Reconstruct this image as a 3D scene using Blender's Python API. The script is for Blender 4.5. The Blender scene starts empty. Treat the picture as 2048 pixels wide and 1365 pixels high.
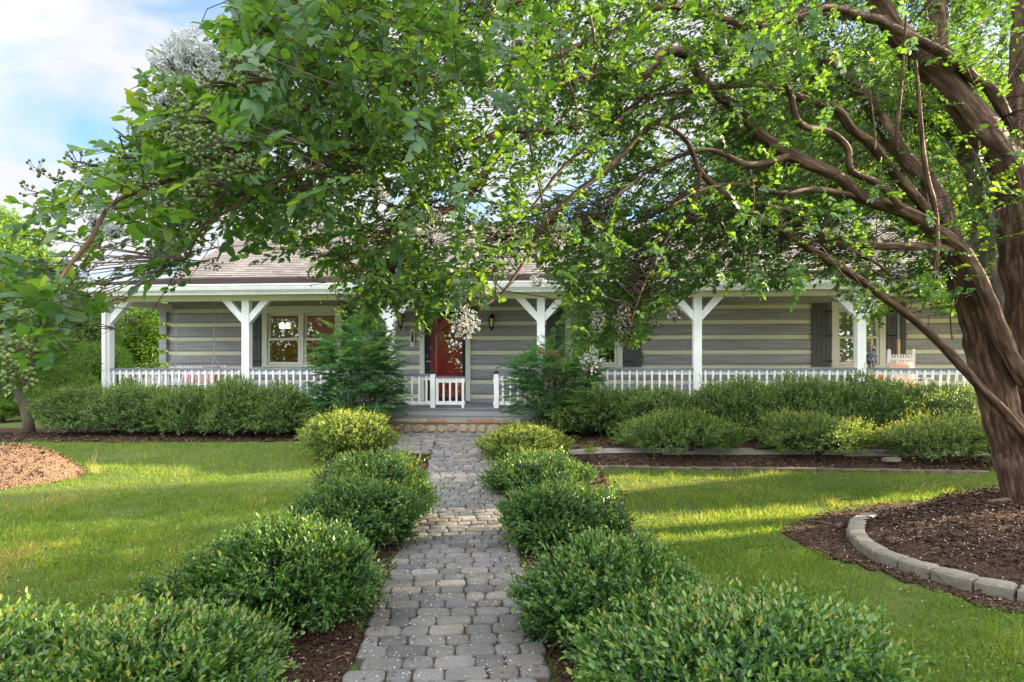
import bpy, math, random
import numpy as np
from mathutils import Vector, Matrix, noise as mnoise

random.seed(7)
RS = np.random.RandomState(11)
C = bpy.context.scene.collection
SC = bpy.context.scene
F = 1250.0            # focal length in photo pixels (photo 2048 wide)
CX, HY, EYE = 1024.0, 742.0, 1.65

# ------------------------------------------------------------------ terrain
def sst(t): return t * t * (3 - 2 * t)
def gz(x, y):
    s = min(max((y - 7.4) / 5.1, 0.0), 1.0)
    z = 0.35 * (sst(s) * 0.35 + s * 0.65)
    z += .11 * sst(min(max((x - .6) / 1.2, 0.), 1.)) * sst(min(max((y - 10.0) / 1.1, 0.), 1.))
    if y > 17: z -= 0.012 * (y - 17)
    return z
def gza(x, y):
    s = np.clip((y - 7.4) / 5.1, 0, 1)
    z = 0.35 * (sst(s) * 0.35 + s * 0.65)
    z = z + .11 * sst(np.clip((x - .6) / 1.2, 0, 1)) * sst(np.clip((y - 10.0) / 1.1, 0, 1))
    return z - 0.012 * np.maximum(y - 17, 0)
def P(px, py, d):
    return Vector(((px - CX) / F * d, d, EYE - (py - HY) / F * d))
def G(px, py):
    """point of the ground seen at a photo pixel"""
    d = 3.0
    for _ in range(60):
        d = .5*d + .5 * F * (EYE - gz((px-CX)/F*d, d)) / max(py - HY, 20)
    return Vector(((px - CX) / F * d, d, gz((px-CX)/F*d, d)))

# ------------------------------------------------------------------ tagging
def tag(o, label=None, cat=None, group=None, kind=None):
    if label: o['label'] = label
    if cat: o['category'] = cat
    if group: o['group'] = group
    if kind: o['kind'] = kind
    return o
ORD = 'first second third fourth fifth sixth seventh eighth ninth tenth eleventh twelfth thirteenth fourteenth fifteenth sixteenth seventeenth eighteenth nineteenth twentieth twenty-first twenty-second twenty-third twenty-fourth twenty-fifth'.split()
def empty(name, loc=(0, 0, 0), rz=0.0):
    o = bpy.data.objects.new(name, None)
    o.empty_display_size = 0.2
    C.objects.link(o); o.location = loc; o.rotation_euler = (0, 0, rz)
    return o
def link(name, me, parent=None):
    o = bpy.data.objects.new(name, me); C.objects.link(o)
    if parent: o.parent = parent
    return o
def copy_tree(o, parent=None):
    c = o.copy(); C.objects.link(c)
    if parent: c.parent = parent
    for ch in list(o.children): copy_tree(ch, c)
    return c

# ------------------------------------------------------------------ mesh builder
class MB:
    def __init__(s): s.v = []; s.f = []; s.m = []; s.att = []
    def add(s, vs, fs, m=0, a=0.0):
        b = len(s.v); s.v += [tuple(v) for v in vs]; s.att += [a] * len(vs)
        s.f += [tuple(i + b for i in f) for f in fs]; s.m += [m] * len(fs)
    def box(s, a, b, m=0, att=0.0):
        x0, y0, z0 = a; x1, y1, z1 = b
        s.add([(x0,y0,z0),(x1,y0,z0),(x1,y1,z0),(x0,y1,z0),(x0,y0,z1),(x1,y0,z1),(x1,y1,z1),(x0,y1,z1)],
              [(0,3,2,1),(4,5,6,7),(0,1,5,4),(1,2,6,5),(2,3,7,6),(3,0,4,7)], m, att)
    def bar(s, p, q, w, h, up=(0,0,1), m=0):
        p = Vector(p); q = Vector(q); d = (q - p).normalized(); up = Vector(up)
        sd = d.cross(up)
        if sd.length < 1e-4: sd = d.cross(Vector((1,0,0)))
        sd.normalize(); u = sd.cross(d).normalized()
        vs = []
        for e in (p, q):
            for i, j in ((-1,-1),(1,-1),(1,1),(-1,1)):
                vs.append(e + sd * (w/2*i) + u * (h/2*j))
        s.add(vs, [(0,1,2,3),(7,6,5,4),(0,4,5,1),(1,5,6,2),(2,6,7,3),(3,7,4,0)], m)
    def tube(s, pts, rad, n=8, m=0, cap=True, flute=0.0):
        pts = [Vector(p) for p in pts]
        if not hasattr(rad, '__len__'): rad = [rad] * len(pts)
        b = len(s.v); ref = None
        for i, p in enumerate(pts):
            t = (pts[min(i+1, len(pts)-1)] - pts[max(i-1, 0)]).normalized()
            if ref is None:
                ref = t.cross(Vector((0.13, 0.9, 0.31)))
                if ref.length < 1e-3: ref = t.cross(Vector((1,0,0)))
            ref = (ref - t * ref.dot(t)).normalized(); bi = t.cross(ref)
            for k in range(n):
                a = 2 * math.pi * k / n
                r = rad[i] * (1 + flute * (math.sin(3*a + i*0.13) * .6 + math.sin(5*a - i*0.21) * .4))
                s.v.append(tuple(p + ref * (math.cos(a) * r) + bi * (math.sin(a) * r))); s.att.append(0.0)
        for i in range(len(pts) - 1):
            for k in range(n):
                k2 = (k + 1) % n
                s.f.append((b+i*n+k, b+i*n+k2, b+(i+1)*n+k2, b+(i+1)*n+k)); s.m.append(m)
        if cap:
            s.f.append(tuple(b + k for k in range(n-1, -1, -1))); s.m.append(m)
            e = b + (len(pts)-1) * n
            s.f.append(tuple(e + k for k in range(n))); s.m.append(m)
    def lathe(s, prof, n=14, c=(0,0,0), m=0, a=0.0):
        b = len(s.v)
        for r, z in prof:
            for k in range(n):
                t = 2*math.pi*k/n
                s.v.append((c[0]+r*math.cos(t), c[1]+r*math.sin(t), c[2]+z)); s.att.append(a)
        for i in range(len(prof)-1):
            for k in range(n):
                k2 = (k+1) % n
                s.f.append((b+i*n+k, b+i*n+k2, b+(i+1)*n+k2, b+(i+1)*n+k)); s.m.append(m)
        s.f.append(tuple(b+k for k in range(n-1,-1,-1))); s.m.append(m)
        e = b+(len(prof)-1)*n
        s.f.append(tuple(e+k for k in range(n))); s.m.append(m)
    def ball(s, c, r, m=0, n=8, a=0.0):
        if not hasattr(r, '__len__'): r = (r, r, r)
        prof = [(math.sin(math.pi*i/6), -math.cos(math.pi*i/6)) for i in range(7)]
        b = len(s.v)
        for q, z in prof:
            for k in range(n):
                t = 2*math.pi*k/n
                s.v.append((c[0]+r[0]*max(q,.02)*math.cos(t), c[1]+r[1]*max(q,.02)*math.sin(t), c[2]+r[2]*z)); s.att.append(a)
        for i in range(6):
            for k in range(n):
                k2=(k+1)%n
                s.f.append((b+i*n+k,b+i*n+k2,b+(i+1)*n+k2,b+(i+1)*n+k)); s.m.append(m)
    def mesh(s, name, mats, smooth=False, att=False):
        me = bpy.data.meshes.new(name); me.from_pydata(s.v, [], s.f)
        if not isinstance(mats, (list, tuple)): mats = [mats]
        for mt in mats: me.materials.append(mt)
        me.polygons.foreach_set('material_index', s.m)
        if smooth: me.polygons.foreach_set('use_smooth', [True]*len(s.f))
        if att:
            at = me.attributes.new('rnd', 'FLOAT', 'POINT'); at.data.foreach_set('value', s.att)
        me.update(); return me
    def build(s, name, mats, parent=None, smooth=False, att=False):
        return link(name, s.mesh(name, mats, smooth, att), parent)

def np_mesh(name, V, faces, mat, rnd=None):
    """V (n,3); faces list of index arrays (m,k)"""
    me = bpy.data.meshes.new(name)
    V = np.ascontiguousarray(V, dtype=np.float32)
    me.vertices.add(len(V)); me.vertices.foreach_set('co', V.ravel())
    loops = np.concatenate([f.ravel() for f in faces]).astype(np.int32)
    tot = np.concatenate([np.full(len(f), f.shape[1]) for f in faces])
    start = (np.cumsum(tot) - tot).astype(np.int32)
    me.loops.add(len(loops)); me.loops.foreach_set('vertex_index', loops)
    me.polygons.add(len(start)); me.polygons.foreach_set('loop_start', start)
    if rnd is not None:
        at = me.attributes.new('rnd', 'FLOAT', 'POINT'); at.data.foreach_set('value', np.asarray(rnd, dtype=np.float32))
    for mt in (mat if isinstance(mat, (list, tuple)) else [mat]): me.materials.append(mt)
    me.update(calc_edges=True); return me

# ------------------------------------------------------------------ materials
class NT:
    def __init__(s, name):
        s.mat = bpy.data.materials.new(name); s.mat.use_nodes = True
        s.t = s.mat.node_tree; s.t.nodes.clear()
        s.out = s.n('ShaderNodeOutputMaterial')
    def n(s, k, **kw):
        o = s.t.nodes.new(k)
        for a, b in kw.items(): setattr(o, a, b)
        return o
    def l(s, a, b): s.t.links.new(a, b)
    def coord(s, scale=(1,1,1), kind='Object'):
        tc = s.n('ShaderNodeTexCoord'); mp = s.n('ShaderNodeMapping'); mp.inputs['Scale'].default_value = scale
        s.l(tc.outputs[kind], mp.inputs['Vector']); return mp.outputs['Vector']
    def noise(s, vec, scale, detail=5, rough=.55):
        n = s.n('ShaderNodeTexNoise'); n.inputs['Scale'].default_value = scale
        n.inputs['Detail'].default_value = detail; n.inputs['Roughness'].default_value = rough
        if vec is not None: s.l(vec, n.inputs['Vector'])
        return n.outputs['Fac']
    def ramp(s, fac, stops, interp='LINEAR'):
        r = s.n('ShaderNodeValToRGB'); e = r.color_ramp.elements; r.color_ramp.interpolation = interp
        while len(e) < len(stops): e.new(0.5)
        for i, (p, c) in enumerate(stops):
            e[i].position = p; e[i].color = (c[0], c[1], c[2], 1)
        s.l(fac, r.inputs['Fac']); return r.outputs['Color']
    def mix(s, fac, a, b, mode='MIX'):
        m = s.n('ShaderNodeMix', data_type='RGBA', blend_type=mode)
        for sock, v in ((m.inputs['Factor'], fac), (m.inputs[6], a), (m.inputs[7], b)):
            if hasattr(v, 'is_output'): s.l(v, sock)
            elif hasattr(v, '__len__'): sock.default_value = (v[0], v[1], v[2], 1)
            else: sock.default_value = v
        return m.outputs[2]
    def bump(s, h, strength=.3, dist=.01):
        b = s.n('ShaderNodeBump'); b.inputs['Strength'].default_value = strength; b.inputs['Distance'].default_value = dist
        s.l(h, b.inputs['Height']); return b.outputs['Normal']
    def bsdf(s, col, rough=.6, spec=.3, normal=None, metallic=0):
        b = s.n('ShaderNodeBsdfPrincipled')
        for sock, v in ((b.inputs['Base Color'], col), (b.inputs['Roughness'], rough)):
            if hasattr(v, 'is_output'): s.l(v, sock)
            elif hasattr(v, '__len__'): sock.default_value = (v[0], v[1], v[2], 1)
            else: sock.default_value = v
        b.inputs['Specular IOR Level'].default_value = spec; b.inputs['Metallic'].default_value = metallic
        if normal is not None: s.l(normal, b.inputs['Normal'])
        return b.outputs['BSDF']
    def done(s, sh): s.l(sh, s.out.inputs['Surface']); return s.mat

def paint(name, c1, c2, scale=6, rough=.55, bump=.15, stretch=(1,1,1), spec=.3):
    t = NT(name); v = t.coord(stretch); n = t.noise(v, scale, 6, .6); fine = t.noise(v, scale*9, 4, .6)
    col = t.ramp(n, [(.3, c1), (.7, c2)])
    return t.done(t.bsdf(col, rough, spec, t.bump(fine, bump, .006)))

def leaf_mat(name, stops, trans=.4, tcol=(1.5, 1.7, .55), rough=.38, spec=.5):
    t = NT(name); a = t.n('ShaderNodeAttribute', attribute_name='rnd')
    col = t.ramp(a.outputs['Fac'], stops)
    p = t.bsdf(col, rough, spec)
    tr = t.n('ShaderNodeBsdfTranslucent'); t.l(t.mix(1.0, col, tcol, 'MULTIPLY'), tr.inputs['Color'])
    m = t.n('ShaderNodeMixShader'); m.inputs['Fac'].default_value = trans
    t.l(p, m.inputs[1]); t.l(tr.outputs['BSDF'], m.inputs[2])
    return t.done(m.outputs['Shader'])

M = {}
M['white'] = paint('white_paint', (.69,.69,.66), (.85,.85,.83), 2.6, .45, .25)
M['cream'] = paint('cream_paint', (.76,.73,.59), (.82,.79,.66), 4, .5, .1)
M['chink'] = paint('cream_chinking', (.76,.71,.50), (.86,.81,.62), 9, .8, .5)
M['log'] = paint('grey_log_stain', (.29,.285,.285), (.46,.445,.435), 3, .7, .9, (.5, 1, 5))
M['siding'] = paint('grey_siding', (.25,.25,.245), (.31,.31,.30), 4, .7, .2)
M['shutter'] = paint('dark_grey_shutter', (.085,.085,.088), (.12,.12,.12), 5, .6, .3, (4,1,.5))
M['slate'] = paint('slate_blue_deck_paint', (.13,.15,.17), (.19,.21,.235), 3, .5, .2)
M['deck'] = paint('grey_deck_face', (.22,.235,.25), (.30,.31,.325), 2, .55, .2, (.4,1,4))
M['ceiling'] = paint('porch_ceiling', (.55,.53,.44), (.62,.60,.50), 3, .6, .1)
M['black'] = paint('black_metal', (.012,.012,.014), (.022,.022,.024), 8, .4, .1)
M['red'] = paint('red_door_paint', (.58,.012,.035), (.64,.018,.042), 3, .35, .05)
M['dark'] = paint('dark_weatherstrip', (.015,.017,.02), (.025,.028,.03), 6, .5, .1)
M['galv'] = paint('galvanised_chain', (.45,.45,.46), (.6,.6,.6), 20, .4, .1)
M['wood'] = paint('pale_wood', (.52,.33,.16), (.66,.45,.24), 5, .5, .2, (3,3,.4))
M['room'] = paint('warm_room_wall', (.30,.17,.09), (.40,.23,.12), 2, .7, .1)
M['blind'] = paint('cream_blind', (.50,.50,.38), (.58,.58,.45), 4, .6, .1)
M['peach'] = paint('peach_cushion', (.72,.42,.30), (.80,.50,.38), 12, .85, .3)
M['orange'] = paint('orange_cushion', (.55,.13,.05), (.65,.18,.07), 12, .85, .3)
M['block'] = paint('grey_retaining_block', (.12,.105,.082), (.27,.24,.19), 6, .9, 1.0)
M['edging'] = paint('brown_edging_brick', (.085,.065,.048), (.20,.155,.115), 9, .9, 1.0)
M['concrete'] = paint('pale_walk_concrete', (.16,.145,.125), (.26,.24,.21), 5, .9, .5)
M['sand'] = paint('joint_soil', (.04,.03,.022), (.10,.075,.05), 30, .95, .6)
M['mortar'] = paint('stone_mortar', (.27,.24,.20), (.38,.34,.29), 20, .9, .8)

t = NT('stripe_cushion'); w = t.n('ShaderNodeTexWave'); w.inputs['Scale'].default_value = 6; w.inputs['Distortion'].default_value = .5
t.l(t.coord((1,.2,.3)), w.inputs['Vector'])
M['stripe'] = t.done(t.bsdf(t.ramp(w.outputs['Fac'], [(.35,(.7,.68,.66)),(.5,(.45,.05,.05))]), .85))

def stone(name, stops, scale=1):
    t = NT(name); a = t.n('ShaderNodeAttribute', attribute_name='rnd'); v = t.coord()
    n1 = t.noise(v, 3.1*scale, 7, .7); n2 = t.noise(v, 90*scale, 4, .7)
    col = t.ramp(a.outputs['Fac'], stops)
    col = t.mix(.55, col, t.ramp(n1, [(.32,(.50,.46,.40)),(.62,(1.05,1.04,1.02))]), 'MULTIPLY')
    col = t.mix(.6, col, t.ramp(n2, [(.32,(.45,.45,.45)),(.6,(1.15,1.15,1.15))]), 'MULTIPLY')
    return t.done(t.bsdf(col, .9, .2, t.bump(n2, .8, .006)))
t = None
M['paver'] = stone('tumbled_paver', [(0,(.125,.122,.125)),(.35,(.21,.203,.20)),(.6,(.165,.15,.135)),(.8,(.20,.193,.19)),(1,(.28,.255,.225))])
M['fieldstone'] = stone('fieldstone', [(0,(.34,.29,.22)),(.3,(.46,.36,.22)),(.5,(.38,.17,.12)),(.7,(.40,.36,.31)),(1,(.52,.43,.30))])

# roof shingles
t = NT('roof_shingle'); v = t.coord((1,1,1)); a = t.n('ShaderNodeAttribute', attribute_name='rnd')
n1 = t.noise(v, 1.1, 4); n2 = t.noise(v, 60, 3)
br = t.n('ShaderNodeTexBrick'); br.inputs['Scale'].default_value = 1; br.inputs['Brick Width'].default_value = .31; br.inputs['Row Height'].default_value = .14
br.inputs['Mortar Size'].default_value = .006; br.inputs['Color1'].default_value = (.165,.15,.142,1); br.inputs['Color2'].default_value = (.27,.24,.225,1); br.inputs['Mortar'].default_value = (.09,.07,.065,1)
t.l(v, br.inputs['Vector'])
c = t.mix(.5, br.outputs['Color'], t.ramp(n1, [(.3,(.62,.59,.57)),(.7,(1.08,1.05,1.03))]), 'MULTIPLY')
c = t.mix(.5, c, t.ramp(n2, [(.3,(.5,.5,.5)),(.65,(1.1,1.1,1.1))]), 'MULTIPLY')
M['shingle'] = t.done(t.bsdf(c, .92, .15, t.bump(n2, .6, .004)))

# glass
t = NT('window_glass'); gl = t.n('ShaderNodeBsdfGlossy'); gl.inputs['Roughness'].default_value = .015; gl.inputs['Color'].default_value = (.9,.92,.9,1)
tr = t.n('ShaderNodeBsdfTransparent'); tr.inputs['Color'].default_value = (.78,.8,.76,1); m = t.n('ShaderNodeMixShader'); m.inputs['Fac'].default_value = .26
t.l(tr.outputs[0], m.inputs[1]); t.l(gl.outputs[0], m.inputs[2]); M['glass'] = t.done(m.outputs[0])
t = NT('lamp_bulb'); e = t.n('ShaderNodeEmission'); e.inputs['Color'].default_value = (1,.55,.2,1); e.inputs['Strength'].default_value = 9; M['bulb'] = t.done(e.outputs[0])

# bark
def bark(name, dark, mid, light, sc=1.0):
    t = NT(name); a = t.n('ShaderNodeAttribute', attribute_name='bark')
    mp = t.n('ShaderNodeMapping'); mp.inputs['Scale'].default_value = (26*sc, 26*sc, 3.4*sc); t.l(a.outputs['Vector'], mp.inputs['Vector'])
    n1 = t.noise(mp.outputs[0], 1, 6, .6)
    mp2 = t.n('ShaderNodeMapping'); mp2.inputs['Scale'].default_value = (9*sc, 9*sc, 3*sc); t.l(a.outputs['Vector'], mp2.inputs['Vector'])
    n2 = t.noise(mp2.outputs[0], 1, 4, .6)
    col = t.ramp(n1, [(.28, dark), (.5, mid), (.68, light)])
    col = t.mix(.6, col, t.ramp(n2, [(.35,(.45,.42,.40)),(.52,(1.0,1.0,1.0)),(.68,(1.5,1.5,1.45))]), 'MULTIPLY')
    return t.done(t.bsdf(col, .8, .25, t.bump(n1, .7, .012)))
M['bark'] = bark('myrtle_bark', (.022,.011,.008), (.092,.050,.033), (.24,.155,.10))
M['bark_grey'] = bark('grey_bark', (.04,.033,.027), (.10,.085,.07), (.21,.19,.16))
M['twig'] = paint('twig_bark', (.04,.026,.018), (.09,.058,.04), 20, .8, .2)

# leaves
M['myrtle'] = leaf_mat('myrtle_leaf', [(0,(.036,.094,.036)),(.45,(.055,.135,.042)),(.8,(.08,.165,.045)),(1,(.15,.22,.055))], .44, (2.6,2.15,.42), .42, .5)
M['holly'] = leaf_mat('shrub_leaf', [(0,(.024,.068,.018)),(.45,(.042,.112,.024)),(.70,(.085,.18,.03)),(.92,(.17,.26,.05)),(1,(.24,.23,.06))], .28, (2.0,1.9,.6), .36, .55)
M['hedge'] = leaf_mat('hedge_leaf', [(0,(.036,.080,.018)),(.4,(.062,.125,.026)),(.68,(.115,.19,.034)),(.92,(.20,.27,.05)),(1,(.26,.25,.07))], .3, (2.1,1.9,.55), .4, .5)
M['tip_sun_tint'] = leaf_mat('sun_tinted_shrub_leaf', [(0,(.035,.085,.018)),(.4,(.08,.15,.025)),(.7,(.15,.215,.035)),(1,(.28,.31,.05))], .3, (1.9,1.8,.6), .38, .5)  # brighter, yellower leaf colour painted in to read as sunlit
M['nandina'] = leaf_mat('nandina_leaf', [(0,(.05,.14,.07)),(.55,(.08,.20,.06)),(.85,(.17,.26,.06)),(1,(.30,.15,.08))], .35, (1.6,1.7,.6), .4, .45)
M['wood_leaf'] = leaf_mat('background_leaf', [(0,(.045,.10,.02)),(.5,(.075,.15,.025)),(1,(.15,.22,.035))], .5, (2.4,2.2,.5), .5, .3)
M['grass'] = leaf_mat('grass_blade', [(0,(.07,.14,.020)),(.5,(.125,.225,.028)),(.8,(.20,.265,.042)),(1,(.36,.30,.13))], .42, (1.95,1.6,.5), .5, .25)
M['petal'] = leaf_mat('white_petal', [(0,(.52,.53,.55)),(.7,(.68,.68,.67)),(1,(.70,.64,.52))], .3, (1,1,1), .6, .2)
M['pod'] = leaf_mat('green_seed_pod', [(0,(.07,.11,.025)),(.6,(.13,.17,.04)),(.85,(.16,.12,.05)),(1,(.06,.045,.03))], .05, (1,1,1), .4, .4)
M['mulchchip'] = leaf_mat('mulch_chip', [(0,(.05,.03,.022)),(.6,(.11,.065,.045)),(.9,(.19,.12,.08)),(1,(.30,.22,.15))], .0, (1,1,1), .9, .1)
M['straw'] = leaf_mat('straw_blade', [(0,(.30,.28,.08)),(1,(.42,.38,.14))], .3, (1.2,1.2,.7), .6, .2)

# ground surfaces
t = NT('ground_soil_grass'); v = t.coord(); n1 = t.noise(v, .5, 5); n2 = t.noise(v, 14, 5, .7)
col = t.mix(.5, t.ramp(n1, [(.3,(.06,.085,.02)),(.7,(.10,.13,.03))]), t.ramp(n2, [(.3,(.05,.05,.02)),(.7,(.12,.15,.035))]))
M['ground'] = t.done(t.bsdf(col, .95, .1, t.bump(n2, .8, .03)))
def mulch(name, a, b, c):
    t = NT(name); v = t.coord((1,1,1)); n1 = t.noise(v, 55, 6, .75); n2 = t.noise(v, 2.2, 4); 
    vo = t.n('ShaderNodeTexVoronoi'); vo.inputs['Scale'].default_value = 60; t.l(v, vo.inputs['Vector'])
    col = t.ramp(n1, [(.3, a), (.5, b), (.72, c)])
    col = t.mix(.5, col, t.ramp(n2, [(.3,(.65,.6,.55)),(.7,(1.2,1.15,1.1))]), 'MULTIPLY')
    return t.done(t.bsdf(col, .95, .1, t.bump(vo.outputs['Distance'], 1.0, .03)))
M['mulch'] = mulch('mulch', (.035,.02,.015), (.085,.05,.036), (.18,.12,.085))
M['dirt'] = mulch('red_dirt', (.10,.058,.04), (.23,.14,.095), (.38,.27,.20))

# ------------------------------------------------------------------ world, sun, camera
SUN_AZ = Vector((.955, .30, 0)).normalized(); SUN_EL = math.radians(22)
w = bpy.data.worlds.new('World'); SC.world = w; w.use_nodes = True
nt = w.node_tree; nt.nodes.clear()
def wn(k, **kw):
    o = nt.nodes.new(k)
    for a, b in kw.items(): setattr(o, a, b)
    return o
sky = wn('ShaderNodeTexSky', sky_type='NISHITA', sun_disc=False)
sky.sun_elevation = SUN_EL; sky.sun_rotation = math.atan2(SUN_AZ.x, SUN_AZ.y)
sky.air_density = 1.0; sky.dust_density = .6; sky.ozone_density = 2.0
tc = wn('ShaderNodeTexCoord'); mp = wn('ShaderNodeMapping'); mp.inputs['Scale'].default_value = (1.0, 1.0, 2.6); mp.inputs['Location'].default_value = (.35, .1, .2)
nz = wn('ShaderNodeTexNoise'); nz.inputs['Scale'].default_value = 2.3; nz.inputs['Detail'].default_value = 8; nz.inputs['Roughness'].default_value = .56; nz.inputs['Distortion'].default_value = .5
nt.links.new(tc.outputs['Generated'], mp.inputs['Vector']); nt.links.new(mp.outputs['Vector'], nz.inputs['Vector'])
cr = wn('ShaderNodeValToRGB'); cr.color_ramp.elements[0].position = .33; cr.color_ramp.elements[0].color = (0,0,0,1)
cr.color_ramp.elements[1].position = .54; cr.color_ramp.elements[1].color = (1,1,1,1)
nt.links.new(nz.outputs['Fac'], cr.inputs['Fac'])
# cloud brightness grows towards the zenith and behind the viewer as added front fill
sx = wn('ShaderNodeSeparateXYZ'); nt.links.new(tc.outputs['Generated'], sx.inputs[0])
mr = wn('ShaderNodeMapRange'); mr.inputs['From Min'].default_value = .75; mr.inputs['From Max'].default_value = -.3; mr.inputs['To Min'].default_value = 2.1; mr.inputs['To Max'].default_value = 12
nt.links.new(sx.outputs['Y'], mr.inputs['Value'])
cc = wn('ShaderNodeCombineColor')
for i, k in enumerate((.985, 1.0, 1.03)):
    mu = wn('ShaderNodeMath', operation='MULTIPLY'); mu.inputs[1].default_value = k
    nt.links.new(mr.outputs['Result'], mu.inputs[0]); nt.links.new(mu.outputs[0], cc.inputs[i])
mx = wn('ShaderNodeMix', data_type='RGBA'); nt.links.new(cr.outputs['Color'], mx.inputs['Factor'])
ms = wn('ShaderNodeMix', data_type='RGBA', blend_type='MULTIPLY'); ms.inputs['Factor'].default_value = 1; ms.inputs[7].default_value = (.42,.72,1.0,1)
nt.links.new(sky.outputs['Color'], ms.inputs[6]); nt.links.new(ms.outputs[2], mx.inputs[6]); nt.links.new(cc.outputs[0], mx.inputs[7])
bg = wn('ShaderNodeBackground'); bg.inputs['Strength'].default_value = .088; nt.links.new(mx.outputs[2], bg.inputs['Color'])
wo = wn('ShaderNodeOutputWorld'); nt.links.new(bg.outputs[0], wo.inputs['Surface'])

sl = bpy.data.lights.new('sun', 'SUN'); sl.energy = 5; sl.angle = math.radians(.5); sl.color = (1, .82, .52)
so = bpy.data.objects.new('sun', sl); C.objects.link(so)
sd = Vector((SUN_AZ.x*math.cos(SUN_EL), SUN_AZ.y*math.cos(SUN_EL), math.sin(SUN_EL)))
so.rotation_euler = sd.to_track_quat('Z', 'Y').to_euler(); so.location = (30, 14, 20)

cam = bpy.data.cameras.new('camera'); co = bpy.data.objects.new('camera', cam); C.objects.link(co)
cam.sensor_width = 36; cam.lens = F * 36 / 2048; cam.shift_y = (HY - 682.5) / 2048; cam.clip_end = 600; cam.clip_start = .05
co.location = (0, 0, EYE); co.rotation_euler = (math.radians(90), 0, 0); SC.camera = co
SC.view_settings.view_transform = 'Standard'; SC.view_settings.look = 'None'; SC.view_settings.exposure = 2.38; SC.view_settings.gamma = 1
cy = SC.cycles; cy.max_bounces = 7; cy.diffuse_bounces = 4; cy.glossy_bounces = 3; cy.transmission_bounces = 4; cy.transparent_max_bounces = 12
cy.sample_clamp_indirect = 6; cy.use_denoising = True
try: cy.denoiser = 'OPENIMAGEDENOISE'
except Exception: pass

# ------------------------------------------------------------------ ground
def axis(brk):
    r = []
    for a, b, st in brk: r += list(np.arange(a, b, st))
    return np.array(r + [brk[-1][1]])
gx = axis([(-160,-30,10),(-30,-12,2),(-12,12,.5),(12,30,2),(30,160,10)])
gy = axis([(-60,-5,5),(-5,20,.25),(20,60,2),(60,220,10)])
XX, YY = np.meshgrid(gx, gy); V = np.stack([XX, YY, gza(XX, YY)], -1).reshape(-1, 3)
nx = len(gx); ii, jj = np.meshgrid(np.arange(nx-1), np.arange(len(gy)-1)); a = (jj*nx+ii).ravel()
tag(link('ground', np_mesh('ground', V, [np.stack([a, a+1, a+nx+1, a+nx], 1)], M['ground'])), kind='structure')

def inpoly(x, y, poly):
    x = np.asarray(x); y = np.asarray(y); r = np.zeros(x.shape, bool); n = len(poly)
    for i in range(n):
        x1, y1 = poly[i]; x2, y2 = poly[(i+1) % n]
        c = ((y1 > y) != (y2 > y)) & (x < (x2-x1)*(y-y1)/((y2-y1) if y2 != y1 else 1e-9)+x1)
        r ^= c
    return r
def sheet(name, poly, mat, lift, step=.12, rough=0.0, edge=.06, kind='structure'):
    xs = [p[0] for p in poly]; ys = [p[1] for p in poly]
    ax = np.arange(min(xs)-step, max(xs)+step, step); ay = np.arange(min(ys)-step, max(ys)+step, step)
    XX, YY = np.meshgrid(ax, ay)
    ex = np.array([[mnoise.noise(Vector((x*1.7, y*1.7, 3))) for x in ax] for y in ay]) * edge * 2
    inside = inpoly(XX + ex, YY + np.roll(ex, 7, 1), poly)
    nxx = len(ax); Z = gza(XX, YY) + lift
    if rough:
        Z = Z + rough*np.array([[abs(mnoise.noise(Vector((x*3, y*3, 1)))) + .4*mnoise.noise(Vector((x*11, y*11, 5))) for x in ax] for y in ay]).clip(0)
    V = np.stack([XX, YY, Z], -1).reshape(-1, 3)
    cell = inside[:-1,:-1] & inside[1:,:-1] & inside[:-1,1:] & inside[1:,1:]
    jj, ii = np.nonzero(cell); a = jj*nxx+ii
    f = np.stack([a, a+1, a+nxx+1, a+nxx], 1)
    used = np.unique(f); mp_ = np.full(len(V), -1); mp_[used] = np.arange(len(used))
    return tag(link(name, np_mesh(name, V[used], [mp_[f]], mat)), kind=kind)

# the walk runs away from the camera, a little to the left
def pc(d): return -.335 - .066*(d - 3.31)
PW = .54                                       # half width
def Gp(*px): return [tuple(G(a, b)[:2]) for a, b in px]
bed_tree = Gp((1560,1062),(1600,1040),(1700,1016),(1800,1006),(1960,1001),(2300,1003),(2700,1060),(2500,1240),(2048,1238),(1950,1214),(1850,1178),(1750,1150),(1650,1118),(1575,1086))
bed_right = [(pc(2.0)+PW-.05, 2.0),(1.1,2.0),(1.15,3.4),(1.2,4.6),(1.25,6.0),(1.32,7.0),(1.45,8.2),(1.30,9.7),(pc(9.7)+PW-.05,9.7)]
bed_left = [(pc(2.0)-PW+.05, 2.0),(-1.75,2.0),(-1.8,3.6),(-1.85,5),(-2.0,6.2),(-2.2,7.5),(-2.75,9),(-3.2,11.9),(-1.45-.03,11.9),(pc(9.5)-PW+.05,9.5)]
bed_front_r = [(-.40,9.64),(9.5,9.35),(13,9.3),(13.5,12.6),(-.35,13.2)]
bed_front_l = [(-13,11.9),(-9.5,11.75),(-7,11.65),(-4,11.75),(-2.0,11.85),(-2.0,13.4),(-13,14.2)]
for poly in (bed_tree, bed_right, bed_left, bed_front_r, bed_front_l):
    sheet('mulch_bed', poly, M['mulch'], .012, .1, .02)
BEDS = [bed_tree, bed_right, bed_left, bed_front_r, bed_front_l]

# cross walk on both sides, parallel to the house
TH = math.radians(4.4); ct, st = math.cos(TH), math.sin(TH)
walk_r = [(-.3,10.42),(11,10.1),(11,10.45),(-.3,10.8)]
walk_l = [(-1.4,11.55),(-4.2,11.85),(-4.2,12.25),(-1.4,12.1)]
for poly in (walk_r, walk_l): sheet('side_walk', poly, M['concrete'], .030, .08, .004, .01)

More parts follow.
